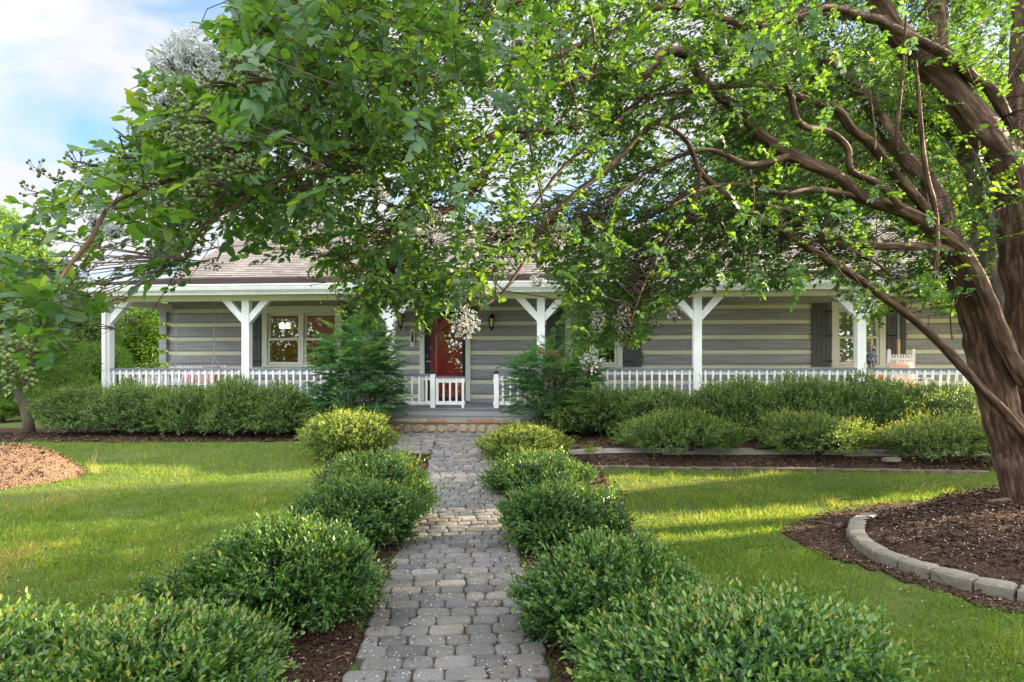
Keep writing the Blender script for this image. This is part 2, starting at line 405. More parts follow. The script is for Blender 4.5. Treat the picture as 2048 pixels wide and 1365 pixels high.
# paved walk: a soil sheet and one mesh of tumbled pavers
path_poly = [(pc(.8)-PW,.8),(pc(.8)+PW,.8),(pc(12.7)+PW,12.7),(pc(12.7)-PW,12.7)]
sheet('path_bed', path_poly, M['sand'], .030, .06, 0, .0)
sheet('path_bed', [(-2.5,10.5),(pc(10.4)-PW,10.4),(pc(12.6)-PW,12.6),(-2.5,12.75)], M['sand'], .030, .06, 0, .0)
def paver(mb, cx, cy_, w, d, rz, dz):
    a = random.random(); ring = []
    for lvl, (ins, z) in enumerate(((0.0, -.03), (.0, .012), (.007, .022), (.024, .027))):
        ww, dd = w/2 - ins, d/2 - ins; c = min(ww, dd)*.56
        pts = [(-ww+c,-dd),(ww-c,-dd),(ww-c*.3,-dd+c*.3),(ww,-dd+c),(ww,dd-c),(ww-c*.3,dd-c*.3),(ww-c,dd),(-ww+c,dd),(-ww+c*.3,dd-c*.3),(-ww,dd-c),(-ww,-dd+c),(-ww+c*.3,-dd+c*.3)]
        ring.append([(p[0], p[1], z) for p in pts])
    if True:
        random.seed(int((cx*1000+cy_*77)*13) & 0xffff)
        jit = [(random.uniform(-.006,.006), random.uniform(-.006,.006)) for _ in range(12)]
        tx, ty = random.uniform(-.02,.02), random.uniform(-.02,.02)
    vs = []
    cr_, sr = math.cos(rz), math.sin(rz)
    for r in ring:
        for (x, y, z), j in zip(r, jit):
            x += j[0]; y += j[1]
            X, Y = cx + x*cr_ - y*sr, cy_ + x*sr + y*cr_
            vs.append((X, Y, gz(X, Y) + .03 + z*.85 + dz + x*tx + y*ty))
    fs = [tuple(36 + k for k in range(12))]
    for l in range(3):
        for k in range(12):
            k2 = (k+1) % 12; fs.append((l*12+k, l*12+k2, (l+1)*12+k2, (l+1)*12+k))
    mb.add(vs, fs, 0, a)
mb = MB(); d = .9; row = 0; ang = math.atan(.066)
while d < 12.45:
    x = -PW + (0 if row % 2 else -.10) + random.uniform(-.02, .02); k = row
    while x < PW - .03:
        wd = (.225, .17, .225, .14, .17)[k % 5] if row % 3 else (.17, .225, .17, .225)[k % 4]
        k += 1
        x1 = min(x + wd, PW + random.uniform(-.015, .025)); x0 = max(x, -PW + random.uniform(-.025, .015))
        if x1 - x0 > .07:
            paver(mb, pc(d) + (x0+x1)/2, d + (x0+x1)/2*.066, x1-x0-.006, .136, ang, random.uniform(-.003, .003))
        x += wd
    d += .142; row += 1
d = 10.6
while d < 12.5:
    x = -2.45 + random.uniform(0, .12)
    while x < pc(d) - PW - .05:
        x1 = min(x + random.choice((.245,.185)), pc(d) - PW - .012)
        if x1 - x > .08: paver(mb, (x+x1)/2, d, x1-x-.006, .152, -TH, random.uniform(-.003,.003))
        x = x1
    d += .157
tag(mb.build('path', M['paver'], att=True), kind='structure')
random.seed(21)

# ------------------------------------------------------------------ leaf and blade machinery
T8 = np.array([(0,0,0),(.32,-.5,.07),(.32,.5,.07),(.70,-.40,.05),(.70,.40,.05),(1,0,-.06),(.32,0,0),(.70,0,0)])
F8 = ([(0,1,6),(0,6,2),(3,5,7),(7,5,4)], [(1,3,7,6),(6,7,4,2)])
T4 = np.array([(0,0,0),(.45,-.5,.08),(.45,.5,.08),(1,0,-.05)])
F4 = ([(0,1,3),(0,3,2)], [])
TB = np.array([(0,-.5,0),(0,.5,0),(.55,-.38,.06),(.55,.38,.06),(1,0,.28)])     # grass blade, bent
FB = ([(2,4,3)], [(0,2,3,1)])
TB3 = np.array([(0,-.5,0),(0,.5,0),(1,0,.1)]); FB3 = ([(0,2,1)], [])
def unit(a): return a / np.maximum(np.linalg.norm(a, axis=-1, keepdims=True), 1e-9)
def leaves(P0, D, N, L, W, rnd, tpl):
    T, (tris, quads) = tpl
    D = unit(D); S = unit(np.cross(D, N)); U = np.cross(S, D)
    zs = RS.uniform(-.3,2.6,len(P0))[:,None,None]
    V = P0[:,None,:] + T[None,:,0,None]*(L[:,None,None]*D[:,None,:]) + T[None,:,1,None]*(W[:,None,None]*S[:,None,:]) + T[None,:,2,None]*zs*(L[:,None,None]*U[:,None,:])
    n, k = len(P0), len(T); base = (np.arange(n)*k)[:,None,None]
    fs = []
    if tris: fs.append((base + np.array(tris)[None]).reshape(-1,3))
    if quads: fs.append((base + np.array(quads)[None]).reshape(-1,4))
    return V.reshape(-1,3), fs, np.repeat(rnd, k)
def merge(parts):
    V = []; f3 = []; f4 = []; R = []; b = 0
    for v, fs, r in parts:
        V.append(v); R.append(r)
        for f in fs: (f3 if f.shape[1] == 3 else f4).append(f + b)
        b += len(v)
    fs = []
    if f3: fs.append(np.concatenate(f3))
    if f4: fs.append(np.concatenate(f4))
    return np.concatenate(V), fs, np.concatenate(R)
def rdir(n, rs): return unit(rs.normal(size=(n,3)))
def prisms(A, B, ra, rb):
    """thin three-sided twigs from A to B"""
    d = unit(B-A); s = unit(np.cross(d, np.array([.31,.2,.93]))); u = np.cross(d, s)
    rows = []
    for e, r in ((A, ra), (B, rb)):
        for k in range(3):
            a = 2*math.pi*k/3; rows.append(e + (math.cos(a)*s + math.sin(a)*u)*r[:,None])
    V = np.stack(rows, 1); n = len(A); b = (np.arange(n)*6)[:,None]
    q = np.concatenate([b + np.array(x)[None] for x in ((0,1,4,3),(1,2,5,4),(2,0,3,5))])
    return V.reshape(-1,3), [q], np.zeros(n*6)

# ------------------------------------------------------------------ lawn
def n2(x, y, s, o=0): return np.array([mnoise.noise(Vector((a*s, b*s, o))) for a, b in zip(x, y)])
def lawn_points(n, y0, y1, rs):
    y = rs.uniform(y0, y1, n); x = rs.uniform(-1, 1, n) * (y*.86 + .4)
    keep = np.abs(x - pc(y)) > PW + .01
    for b in BEDS:
        jx = n2(x, y, 2.5, 2)*.16; keep &= ~inpoly(x + jx, y + jx[::-1]*0 , b)
    keep &= ~((x > -.9) & (y > 9.55)) & ~((x < -1.4) & (y > 11.85))
    keep &= ~(((x+7.2)/.74)**2 + ((y-9.0)/.66)**2 < 1)
    thin = n2(x, y, .9, 9)
    keep &= rs.uniform(0,1,n) < .78 + .9*thin + .5*n2(x, y, 3.5, 61)
    return x[keep], y[keep]
rs = np.random.RandomState(5); parts = []
for n, y0, y1, tpl, lm, wm in ((85000,2.6,5.2,(TB,FB),.062,.0050),(110000,5.2,8.2,(TB,FB),.060,.0062),(90000,8.2,12.1,(TB3,FB3),.058,.0085)):
    x, y = lawn_points(n, y0, y1, rs); k = len(x)
    lum = n2(x, y, .8, 4); clump = n2(x, y, 3.2, 14)
    D = np.stack([rs.normal(0,.55,k), rs.normal(0,.55,k), np.full(k,1.0)], 1)
    L = lm*rs.uniform(.5,1.35,k)*(1+1.0*np.maximum(clump,0)+.35*lum+.8*np.maximum(n2(x,y,7,23)-.2,0)); W = wm*rs.uniform(.7,1.3,k)
    brown = np.maximum(n2(x, y, .55, 44)-.15, 0)*1.1
    r = np.clip(.40 + .30*lum + .30*clump + brown + rs.normal(0,.22,k), 0, 1)
    parts.append(leaves(np.stack([x, y, gza(x,y)-.004],1), D, rdir(k, rs), L, W, r, tpl))
# broad clover-like weeds
x, y = lawn_points(30000, 2.7, 10.5, rs); sel = n2(x, y, 1.3, 31) > .05; x, y = x[sel], y[sel]; k = len(x)
D = np.stack([rs.normal(0,1,k), rs.normal(0,1,k), rs.uniform(.1,.7,k)],1)
parts.append(leaves(np.stack([x,y,gza(x,y)+rs.uniform(.01,.05,k)],1), D, np.tile((0,0,1.),(k,1)), rs.uniform(.018,.034,k), rs.uniform(.014,.024,k), rs.uniform(.1,.6,k), (T4,F4)))
v, f, r = merge(parts)
tag(link('lawn_grass', np_mesh('lawn_grass', v, f, M['grass'], r)), 'short patchy green lawn with lighter tufts on both sides of the paved walk', 'grass', kind='stuff')

# mulch chips and fallen petals
def in_beds(n, rs, extra=0):
    y = rs.uniform(2.6, 12.9, n); x = rs.uniform(-1,1,n)*(y*.86+.4); k = np.zeros(n, bool)
    for b in BEDS: k |= inpoly(x, y, b)
    k &= np.abs(x-pc(y)) > PW+.02
    k &= ~inpoly(x, y, walk_r)
    return x[k], y[k]
x, y = in_beds(120000, rs); k = len(x)
L = rs.uniform(.015,.06,k)*np.where(y<8,1,1.5); D = np.stack([rs.normal(0,1,k),rs.normal(0,1,k),rs.normal(0,.18,k)],1)
v, f, r = leaves(np.stack([x,y,gza(x,y)+.022+rs.uniform(0,.014,k)],1), D, np.stack([rs.normal(0,.3,k),rs.normal(0,.3,k),np.ones(k)],1), L, L*rs.uniform(.12,.35,k), rs.uniform(0,1,k)**1.3, (T4,F4))
tag(link('mulch_chips', np_mesh('mulch_chips', v, f, M['mulchchip'], r)), 'brown shredded bark chips lying over the planting beds', 'mulch', kind='stuff')
x, y = in_beds(13000, rs)
yp = rs.uniform(2.4, 9.5, 2600); xp = pc(yp)+rs.uniform(-PW,PW,2600); xl, yl = lawn_points(3000, 2.8, 9, rs)
# litter: bark crumbs and dry leaves blown over the walk and the grass
ya = rs.uniform(2.4,12,1500); xa = pc(ya)+np.sign(rs.uniform(-1,1,1500))*PW*np.sqrt(rs.uniform(.1,1.05,1500)); xb, yb = lawn_points(900, 2.8, 11.5, rs)
X = np.concatenate([xa, xb]); Y = np.concatenate([ya, yb]); k = len(X); L = np.concatenate([rs.uniform(.008,.03,len(xa)), rs.uniform(.025,.055,len(xb))])
v, f, r = leaves(np.stack([X,Y,gza(X,Y)+np.concatenate([np.full(len(xa),.060),np.full(len(xb),.035)])],1), np.stack([rs.normal(0,1,k),rs.normal(0,1,k),rs.normal(0,.25,k)],1), np.stack([rs.normal(0,.4,k),rs.normal(0,.4,k),np.ones(k)],1), L, L*rs.uniform(.25,.55,k), rs.uniform(.2,1,k), (T4,F4))
tag(link('dry_litter', np_mesh('dry_litter', v, f, M['mulchchip'], r)), 'dry brown leaf bits scattered over the paved walk and the grass', 'litter', kind='stuff')
X = np.concatenate([x, xp, xl]); Y = np.concatenate([y, yp, yl]); k = len(X)
Z = gza(X,Y) + np.concatenate([np.full(len(x),.045), np.full(len(xp),.060), np.full(len(xl),.045)])
D = np.stack([rs.normal(0,1,k),rs.normal(0,1,k),rs.normal(0,.35,k)],1); L = rs.uniform(.006,.014,k)
v, f, r = leaves(np.stack([X,Y,Z],1), D, np.stack([rs.normal(0,.5,k),rs.normal(0,.5,k),np.ones(k)],1), L, L*.8, rs.uniform(0,1,k), (T4,F4))
tag(link('fallen_petals', np_mesh('fallen_petals', v, f, M['petal'], r)), 'tiny white fallen petals sprinkled over mulch, pavers and grass', 'petals', kind='stuff')
# ------------------------------------------------------------------ house (own frame: u along the porch, v away from it)
HB = .35
def hd(px, v): return (12.9*ct + v) / ((px-CX)/F*st + ct)
def hu(px, v):
    d = hd(px, v); return (px-CX)/F*d*ct - (d-12.9)*st
def hz(px, py, v): return EYE - (py-HY)/F*hd(px, v)
def HW(u, v, z): return Vector((u*ct + v*st, 12.9 - u*st + v*ct, z))
house = tag(empty('log_house', (0, 12.9, HB), -TH), 'long grey log house with cream chinking, brown shingle roof and white railed porch', 'house')
def part(name, mb, mats, parent=None, **kw):
    o = mb.build(name, mats, parent or house, **kw)
    if parent is None: o.location = (0, 0, -HB)
    return o
WV = 2.2; ZD = .88
UL, UR = hu(336, WV), hu(1943, WV)
def win_rect(px0, px1, y0, y1): return (hu(px0, WV), hu(px1, WV), hz((px0+px1)/2, y1, WV), hz((px0+px1)/2, y0, WV))
W1 = win_rect(525, 684, 615, 734); W2 = win_rect(1131, 1245, 611, 735); W3 = win_rect(1663, 1770, 606, 735)
DR = win_rect(840, 941, 614, 808); DR = (DR[0], DR[1], ZD, DR[3])
OPEN = [(w_[0]+.06, w_[1]-.06, w_[2]+.06, w_[3]-.06) for w_ in (W1, W2, W3, DR)]

def wall_band(mb, u0, u1, z0, z1, v0, v1, m):
    cuts = sorted({z0, z1} | {z for o in OPEN for z in o[2:4] if z0 < z < z1})
    jx = sorted(random.uniform(u0+.5, u1-.5) for _ in range(3)) if m == 0 else []
    for a, b in zip(cuts[:-1], cuts[1:]):
        zc = (a+b)/2; ed = [u0]+jx+[u1]; segs = [(ed[i]+(.003 if i else 0), ed[i+1]-(.003 if i < len(ed)-2 else 0)) for i in range(len(ed)-1)]
        for o in OPEN:
            if o[2] < zc < o[3]:
                ns = []
                for s, e in segs:
                    if o[1] <= s or o[0] >= e: ns.append((s, e)); continue
                    if o[0] > s: ns.append((s, o[0]))
                    if o[1] < e: ns.append((o[1], e))
                segs = ns
        for s, e in segs:                      # a slightly wavy hewn face
            n = max(1, int((e-s)/.35)); b0 = len(mb.v); full = (b-a) > .2 and m == 0
            vs = []; fs = []
            for i in range(n+1):
                uu = s + (e-s)*i/n; wz = .010*mnoise.noise(Vector((uu*.9, z0*7, m*5))) if full else 0
                wv = .008*mnoise.noise(Vector((uu*2.1, z0*5, 9+m)))
                vs += [(uu, v0+.03+wv, a+wz), (uu, v0+wv, a+.035+wz) if full else (uu, v0+wv, a), (uu, v0+wv, b-.035+wz) if full else (uu, v0+wv, b), (uu, v0+.03+wv, b+wz), (uu, v1, b), (uu, v1, a)]
            for i in range(n):
                p, q = i*6, i*6+6
                for k in range(6): fs.append((p+k, q+k, q+(k+1)%6, p+(k+1)%6))
            fs += [(5,4,3,2,1,0), tuple(n*6+k for k in range(6))]
            mb.add(vs, fs, m)
mb = MB()
zc1 = hz(450, 622, WV); per = (zc1 - hz(450, 707, WV))/3; ch = .092
ZT = zc1 + .27 + ch/2
z = zc1; k = 0
bands = []
while z > ZD - .3:
    bands.append(z); z -= per
top = ZT
for z in bands:
    wall_band(mb, UL, UR, max(z+ch/2, ZD-.1), top, WV, WV+.2, 0)
    if z - ch/2 > ZD - .3: wall_band(mb, UL+.002, UR-.002, max(z-ch/2, ZD-.25), z+ch/2, WV+.024, WV+.19, 1)
    top = z - ch/2
# squared log ends standing out past both corners
for uu, sg in ((UL, -1), (UR, 1)):
    for i, z in enumerate(bands[:-1]):
        zz = z - per/2 + .02
        mb.box((uu-.19 if sg < 0 else uu+.004, WV-.07, zz-.11+(.04 if i % 2 else 0)), (uu-.004 if sg < 0 else uu+.19, WV+.12, zz+.16), 0)
part('log_wall', mb, [M['log'], M['chink']])
mb = MB()
for s in (0, 1):       # gable ends
    u0, u1 = (UL+.02, UL+.2) if s == 0 else (UR-.2, UR-.02)
    for i, z in enumerate(bands):
        mb.box((u0, WV+.21, z+ch/2), (u1, 10.8, z+per-ch/2), 0); mb.box((u0+.02, WV+.21, z-ch/2), (u1-.02, 10.79, z+ch/2), 1)
    z0 = bands[0]+per-ch/2
    mb.add([(u0,WV+.1,z0),(u1,WV+.1,z0),(u1,10.8,z0),(u0,10.8,z0),(u0,6.6,6.1),(u1,6.6,6.1)], [(0,3,4),(1,5,2),(0,4,5,1),(3,2,5,4),(0,1,2,3)], 2)
    mb.box((u0,WV+.21,.2),(u1,10.8,ZD-.24),2)
mb.box((UL+.02,10.81,.2),(UR-.02,11,3.9),2)
part('gable_wall', mb, [M['log'], M['chink'], M['siding']])
# vertical board frieze above the logs
mb = MB(); u = UL
while u < UR:
    mb.box((u+.004, WV+.01, ZT+.045), (min(u+.14, UR)-.004, WV+.16, 3.95)); u += .14
mb.box((UL, WV+.03, ZT+.04), (UR, WV+.17, 3.94)); part('frieze', mb, M['siding'])
mb = MB(); mb.box((UL, WV-.02, ZT), (UR, WV+.15, ZT+.04)); part('trim_strip', mb, M['cream'])

# roof
EV, EZ, BV, BZ, RV, RZ = -.42, 3.44, 2.25, 3.99, 6.6, 6.22
UEL, URL = hu(120, EV), hu(338, BV); UER, URR = UR+.75, UR+.15
mb = MB()
def slope(mb, la, ra, lb, rb, course=.145):
    la, ra, lb, rb = map(Vector, (la, ra, lb, rb)); n = max(2, int((lb-la).length/course))
    nrm = (ra-la).cross(lb-la).normalized()
    if nrm.z < 0: nrm = -nrm
    for i in range(n):
        a0, b0 = la.lerp(lb, i/n), ra.lerp(rb, i/n); a1, b1 = la.lerp(lb, (i+1)/n), ra.lerp(rb, (i+1)/n)
        lift = nrm*.016; thin = nrm*.004; r = random.random()
        mb.add([a0, b0, b0+lift, a0+lift, a1+thin, b1+thin], [(0,1,2,3),(3,2,5,4)], 0, r)
slope(mb, (UEL,EV,EZ), (UER,EV,EZ), (URL,BV,BZ), (URR,BV,BZ))
slope(mb, (URL,BV,BZ), (URR,BV,BZ), (URL,RV,RZ), (URR,RV,RZ))
slope(mb, (URR,11.2,3.85), (URL,11.2,3.85), (URR,RV,RZ), (URL,RV,RZ), .3)
for ue, uw in ((UEL, URL), (UER, URR)):
    slope(mb, (ue,EV,EZ), (ue,BV+.5,EZ), (uw,BV,BZ), (uw,BV+.02,BZ))
u = URL
while u < URR:
    mb.box((u, RV-.12, RZ-.035), (min(u+.3,URR)-.004, RV+.12, RZ+.03), 0, random.random()); u += .3
part('roof', mb, M['shingle'], att=True)
mb = MB()   # roof deck underside, closed below the shingles
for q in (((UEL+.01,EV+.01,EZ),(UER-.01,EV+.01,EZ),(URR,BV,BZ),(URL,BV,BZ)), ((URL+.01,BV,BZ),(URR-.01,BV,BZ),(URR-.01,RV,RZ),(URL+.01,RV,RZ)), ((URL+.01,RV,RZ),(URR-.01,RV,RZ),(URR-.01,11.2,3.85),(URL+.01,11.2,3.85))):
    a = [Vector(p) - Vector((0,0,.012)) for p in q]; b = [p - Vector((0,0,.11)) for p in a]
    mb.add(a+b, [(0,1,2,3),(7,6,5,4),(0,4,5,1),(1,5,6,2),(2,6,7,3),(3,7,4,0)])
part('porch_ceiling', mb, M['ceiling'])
# rake boards on the two gables
mb = MB()
for u in (URL, URR):
    mb.bar((u,BV+.02,BZ-.11), (u,RV,RZ-.11), .035, .2); mb.bar((u,RV,RZ-.11), (u,11.1,3.76), .035, .2)
part('rake_board', mb, M['white'])
# eave: gutter, fascia, soffit, beam
mb = MB()
prof = [(-.43,3.30),(-.52,3.305),(-.535,3.34),(-.55,3.385),(-.56,3.395),(-.56,3.425),(-.545,3.425),(-.53,3.37),(-.44,3.32)]
def extr(mb, prof, u0, u1):
    n = len(prof); mb.add([(u0,a,b) for a,b in prof]+[(u1,a,b) for a,b in prof], [tuple(range(n-1,-1,-1)), tuple(range(n,2*n))]+[(k,(k+1)%n,n+(k+1)%n,n+k) for k in range(n)])
extr(mb, prof, UEL-.02, UER+.02); part('gutter', mb, M['white'])
mb = MB(); mb.box((UEL+.03,-.425,3.225),(UER-.03,-.38,3.425))
for ue, s in ((UEL,1),(UER,-1)): mb.box((min(ue+.03*s,ue+.07*s),-.379,3.225),(max(ue+.03*s,ue+.07*s),BV+.4,3.425))
part('fascia_board', mb, M['white'])
mb = MB(); mb.box((UEL+.08,-.378,3.228),(UER-.08,-.081,3.245)); part('soffit', mb, M['cream'])
UP0, UP6 = hu(217, 0), hu(217,0)
PX = [217, 494, 782, 1082, 1394, 1720]
PU = [hu(p, 0) for p in PX]; PU.append(PU[-1] + (PU[-1]-PU[0])/5)
ZB = 3.14
mb = MB(); mb.box((PU[0]-.25,-.08,ZB),(PU[-1]+.25,.08,3.31))
for u in (PU[0], PU[-1]): mb.box((u-.07,.081,ZB),(u+.07,WV-.03,3.31))
part('porch_beam', mb, M['cream'])
# posts with paired braces
for i, u in enumerate(PU):
    mb = MB(); mb.box((u-.08,-.08,ZD+.002),(u+.08,.078,ZB-.001)); mb.box((u-.083,-.083,ZD+.001),(u+.083,.083,ZD+.02))
    p = part('porch_post', mb, M['white'])
    for s in (-1, 1):
        if (i == 0 and s < 0) or (i == 6 and s > 0): continue
        b = MB(); zb = 2.66; x0, x1 = .081, .52; h = .19
        b.add([(u+s*x0,-.065,zb),(u+s*x0,-.065,zb+h),(u+s*(x1-h),-.065,ZB-.002),(u+s*x1,-.065,ZB-.002),(u+s*x0,.065,zb),(u+s*x0,.065,zb+h),(u+s*(x1-h),.065,ZB-.002),(u+s*x1,.065,ZB-.002)],
              [(0,1,2,3),(7,6,5,4),(0,4,5,1),(1,5,6,2),(2,6,7,3),(3,7,4,0)])
        b.build('brace', M['white'], p)
# deck
mb = MB()
d0 = -.13
v = d0
while v < WV:
    mb.box((PU[0]-.14, v+.003, ZD-.035), (PU[-1]+.14, min(v+.14, WV)-.003, ZD)); v += .14
part('porch_deck', mb, M['slate'])
zf = hz(900, 839, -.1)
mb = MB(); mb.box((PU[0]-.12,-.10,zf),(PU[-1]+.12,-.055,ZD-.036)); mb.box((PU[0]-.12,-.112,ZD-.16),(PU[-1]+.12,-.101,ZD-.037))
for u in (PU[0]-.12, PU[-1]+.08): mb.box((u,-.054,zf),(u+.04,WV,ZD-.036))
part('deck_fascia', mb, M['deck'])
mb = MB(); mb.box((PU[0]-.05,.05,.1),(PU[-1]+.05,.12,zf-.002)); part('deck_skirt', mb, M['siding'])
# railings
ZC = hz(640, 737, 0)
def railing(p, q, n_ind=True, zc=ZC, zb=ZD+.10, skip=None, first=.5):
    p = Vector((p[0],p[1],0)); q = Vector((q[0],q[1],0)); L = (q-p).length; d = (q-p)/L; up = Vector((0,0,1))
    mb = MB(); mb.bar(p+up*(zc-.02), q+up*(zc-.02), .13, .04)
    r = part('railing', mb, M['slate'])
    a = MB(); a.bar(p+up*(zc-.085), q+up*(zc-.085), .045, .088); a.build('top_rail', M['white'], r)
    a = MB(); a.bar(p+up*zb, q+up*zb, .045, .075); a.build('bottom_rail', M['white'], r)
    n = max(2, round(L/.147)); side = d.cross(up); rest = MB()
    for i in range(n):
        c = p + d*(L*(i+first)/n) - side*(-.042)
        jt = random.uniform(-.006,.006)
        b = MB(); b.bar(c+up*(zb-.03)+d*jt, c+up*(zc-.045), .037, .036, up=tuple(side))
        if n_ind and not (skip and skip(c.x)): b.build('baluster', M['white'], r)
        else: rest.add(b.v, b.f)
    if rest.v: tag(rest.build('balusters', M['white'], r), kind='stuff')
    return r
hidL = (hu(655,0), hu(775,0)); hidR = (hu(1090,0), hu(1195,0))
for i in (0, 1, 3, 4, 5):
    railing((PU[i]+.081, 0), (PU[i+1]-.081, 0), skip=lambda x: hidL[0]<x<hidL[1] or hidR[0]<x<hidR[1])
uN1, uN2 = hu(866, 0), hu(993, 0)
railing((PU[2]+.081, 0), (uN1-.055, 0), zc=hz(820, 748, 0)); railing((uN2+.055, 0), (PU[3]-.081, 0), zc=hz(1040, 748, 0))
railing((PU[0], .081), (PU[0], WV-.09), False); railing((PU[-1], .081), (PU[-1], WV-.09), False)
for u in (uN1, uN2):
    mb = MB(); zt = hz(866, 748, 0); mb.box((u-.05,-.05,ZD+.002),(u+.05,.05,zt))
    nw = part('newel_post', mb, M['white'])
    b = MB(); b.add([(u-.06,-.06,zt+.001),(u+.06,-.06,zt+.001),(u+.06,.06,zt+.001),(u-.06,.06,zt+.001),(u-.06,-.06,zt+.02),(u+.06,-.06,zt+.02),(u+.06,.06,zt+.02),(u-.06,.06,zt+.02),(u,0,zt+.075)],
                    [(3,2,1,0),(0,1,5,4),(1,2,6,5),(2,3,7,6),(3,0,4,7),(4,5,8),(5,6,8),(6,7,8),(7,4,8)])
    b.build('post_cap', M['black'], nw)
# two leaves of the porch gate: one shut, one swung back
def gate(p, q):
    p = Vector((p[0],p[1],0)); q = Vector((q[0],q[1],0)); up = Vector((0,0,1)); L=(q-p).length; d=(q-p)/L; side = d.cross(up)
    zt, zb = hz(900, 757, 0), ZD+.10
    mb = MB(); mb.bar(p+up*(zt+.02), q+up*(zt+.02), .07, .03); g = part('porch_gate', mb, M['slate'])
    a = MB(); a.bar(p+up*(zt-.045), q+up*(zt-.045), .036, .09); a.build('gate_rail', M['white'], g)
    a = MB(); a.bar(p+up*zb, q+up*zb, .036, .07); a.build('gate_rail', M['white'], g)
    for i in range(5):
        c = p + d*(L*(.06+.88*i/4)) + side*.037; a = MB(); a.bar(c+up*(zb-(.10 if i == 4 else .03)), c+up*(zt-.005), .05 if i in (0,4) else .037, .034, up=tuple(side)); a.build('baluster', M['white'], g)
gate((uN1+.06, 0), (hu(930,0), 0)); gate((uN2-.055, .03), (uN2-.09, .80))
# downspout by the left corner post
mb = MB(); ud = hu(188,-.4); up_ = hu(209,-.12)
mb.bar((ud,-.47,3.31),(ud,-.47,3.21),.075,.06,up=(0,1,0)); mb.bar((ud,-.47,3.235),(up_,-.13,3.02),.075,.06,up=(0,1,0)); mb.bar((up_,-.13,3.06),(up_,-.13,.42),.075,.055,up=(0,1,0))
part('downspout', mb, M['white'])

# windows
def window(R, panes, blind=False, room=True):
    u0, u1, z0, z1 = R; cw = .125
    mb = MB(); f = WV-.035
    mb.box((u0,f,z0),(u0+cw,WV+.05,z1)); mb.box((u1-cw,f,z0),(u1,WV+.05,z1))
    mb.box((u0+cw,f,z1-cw*1.15),(u1-cw,WV+.05,z1)); mb.box((u0+cw,f,z0),(u1-cw,WV+.05,z0+.05)); mb.box((u0-.02,f-.025,z1-.001),(u1+.02,WV+.04,z1+.03))
    wobj = part('window', mb, M['cream'])
    iu0, iu1, iz0, iz1 = u0+cw, u1-cw, z0+.05, z1-cw*1.15
    n = panes; pw = (iu1-iu0)/n
    for i in range(n):
        a, b = iu0+pw*i, iu0+pw*(i+1)
        if n > 1:
            if i == 0: b -= .045
            if i == n-1: a += .045
        zm = iz0 + (iz1-iz0)*.49
        for (lo, hi, v0) in ((zm-.02, iz1-.012, WV+.03), (iz0+.012, zm+.02, WV+.003)):
            s = MB(); fw = .055
            s.box((a+.006,v0,lo),(a+.006+fw,v0+.025,hi)); s.box((b-.006-fw,v0,lo),(b-.006,v0+.025,hi))
            s.box((a+.006+fw,v0,hi-fw*.8),(b-.006-fw,v0+.025,hi)); s.box((a+.006+fw,v0,lo),(b-.006-fw,v0+.025,lo+fw))
            s.build('sash', M['cream'], wobj)
            g = MB(); g.add([(a+.06,v0+.012,lo+.05),(b-.06,v0+.012,lo+.05),(b-.06,v0+.012,hi-.04),(a+.06,v0+.012,hi-.04)], [(0,1,2,3)]); g.build('pane', M['glass'], wobj)
        if blind:
            g = MB(); z = iz0+.03
            while z < iz1-.03:
                g.add([(a+.05,WV+.075,z),(b-.05,WV+.075,z),(b-.05,WV+.10,z+.03),(a+.05,WV+.10,z+.03)], [(0,1,2,3)]); z += .034
            g.build('blinds', M['blind'], wobj)
    if n > 1:
        s = MB(); um = (iu0+iu1)/2; s.box((um-.044,f+.006,iz0),(um+.044,WV+.05,iz1)); s.build('mullion', M['cream'], wobj)
    return wobj
window(W1, 2); window(W2, 2); window(W3, 2, True)
def shutter(u0, u1, z0, z1, hs):
    mb = MB(); n = 4; w_ = (u1-u0)/n
    for i in range(n): mb.box((u0+w_*i+.004, WV-.035, z0), (u0+w_*(i+1)-.004, WV-.008, z1))
    mb.box((u0+.003, WV-.02, z0+.01),(u1-.003, WV-.007, z1-.01))
    s = part('shutter', mb, M['shutter'])
    for t_ in (.09, .49, .87):
        b = MB(); zc = z0+(z1-z0)*t_; b.box((u0-.004,WV-.056,zc-.045),(u1+.004,WV-.036,zc+.045)); b.build('batten', M['shutter'], s)
        b = MB(); e = u1 if hs > 0 else u0
        b.bar((e+.02*hs,WV-.066,zc),(e-.2*hs,WV-.066,zc),.016,.028); b.build('hinge', M['black'], s)
sw = .42
for R in (W1, W2, W3):
    shutter(R[0]-.03-sw, R[0]-.03, R[2]+.01, R[3]-.02, 1); shutter(R[1]+.03, R[1]+.03+sw, R[2]+.01, R[3]-.02, -1)
# door
u0, u1, z0, z1 = DR; mb = MB(); cw = .115
mb.box((u0,WV-.04,z0+.002),(u0+cw,WV+.06,z1)); mb.box((u1-cw,WV-.04,z0+.002),(u1,WV+.06,z1)); mb.box((u0+cw,WV-.04,z1-cw),(u1-cw,WV+.06,z1))
door = part('front_door', mb, M['cream'])
a, b_ = u0+cw+.003, u1-cw-.003
s = MB(); s.box((a,WV-.005,z0+.01),(a+.115,WV+.03,z1-cw-.003)); s.box((b_-.085,WV-.005,z0+.01),(b_,WV+.03,z1-cw-.003)); s.box((a+.115,WV-.005,z1-cw-.09),(b_-.085,WV+.03,z1-cw-.003)); s.box((a+.115,WV-.005,z0+.01),(b_-.085,WV+.03,z0+.13))
s.build('storm_frame', M['dark'], door)
s = MB(); s.box((a+.02,WV+.09,z0+.01),(b_-.02,WV+.13,z1-cw-.003))
ua, ub = a+.22, b_-.16; um = (ua+ub)/2
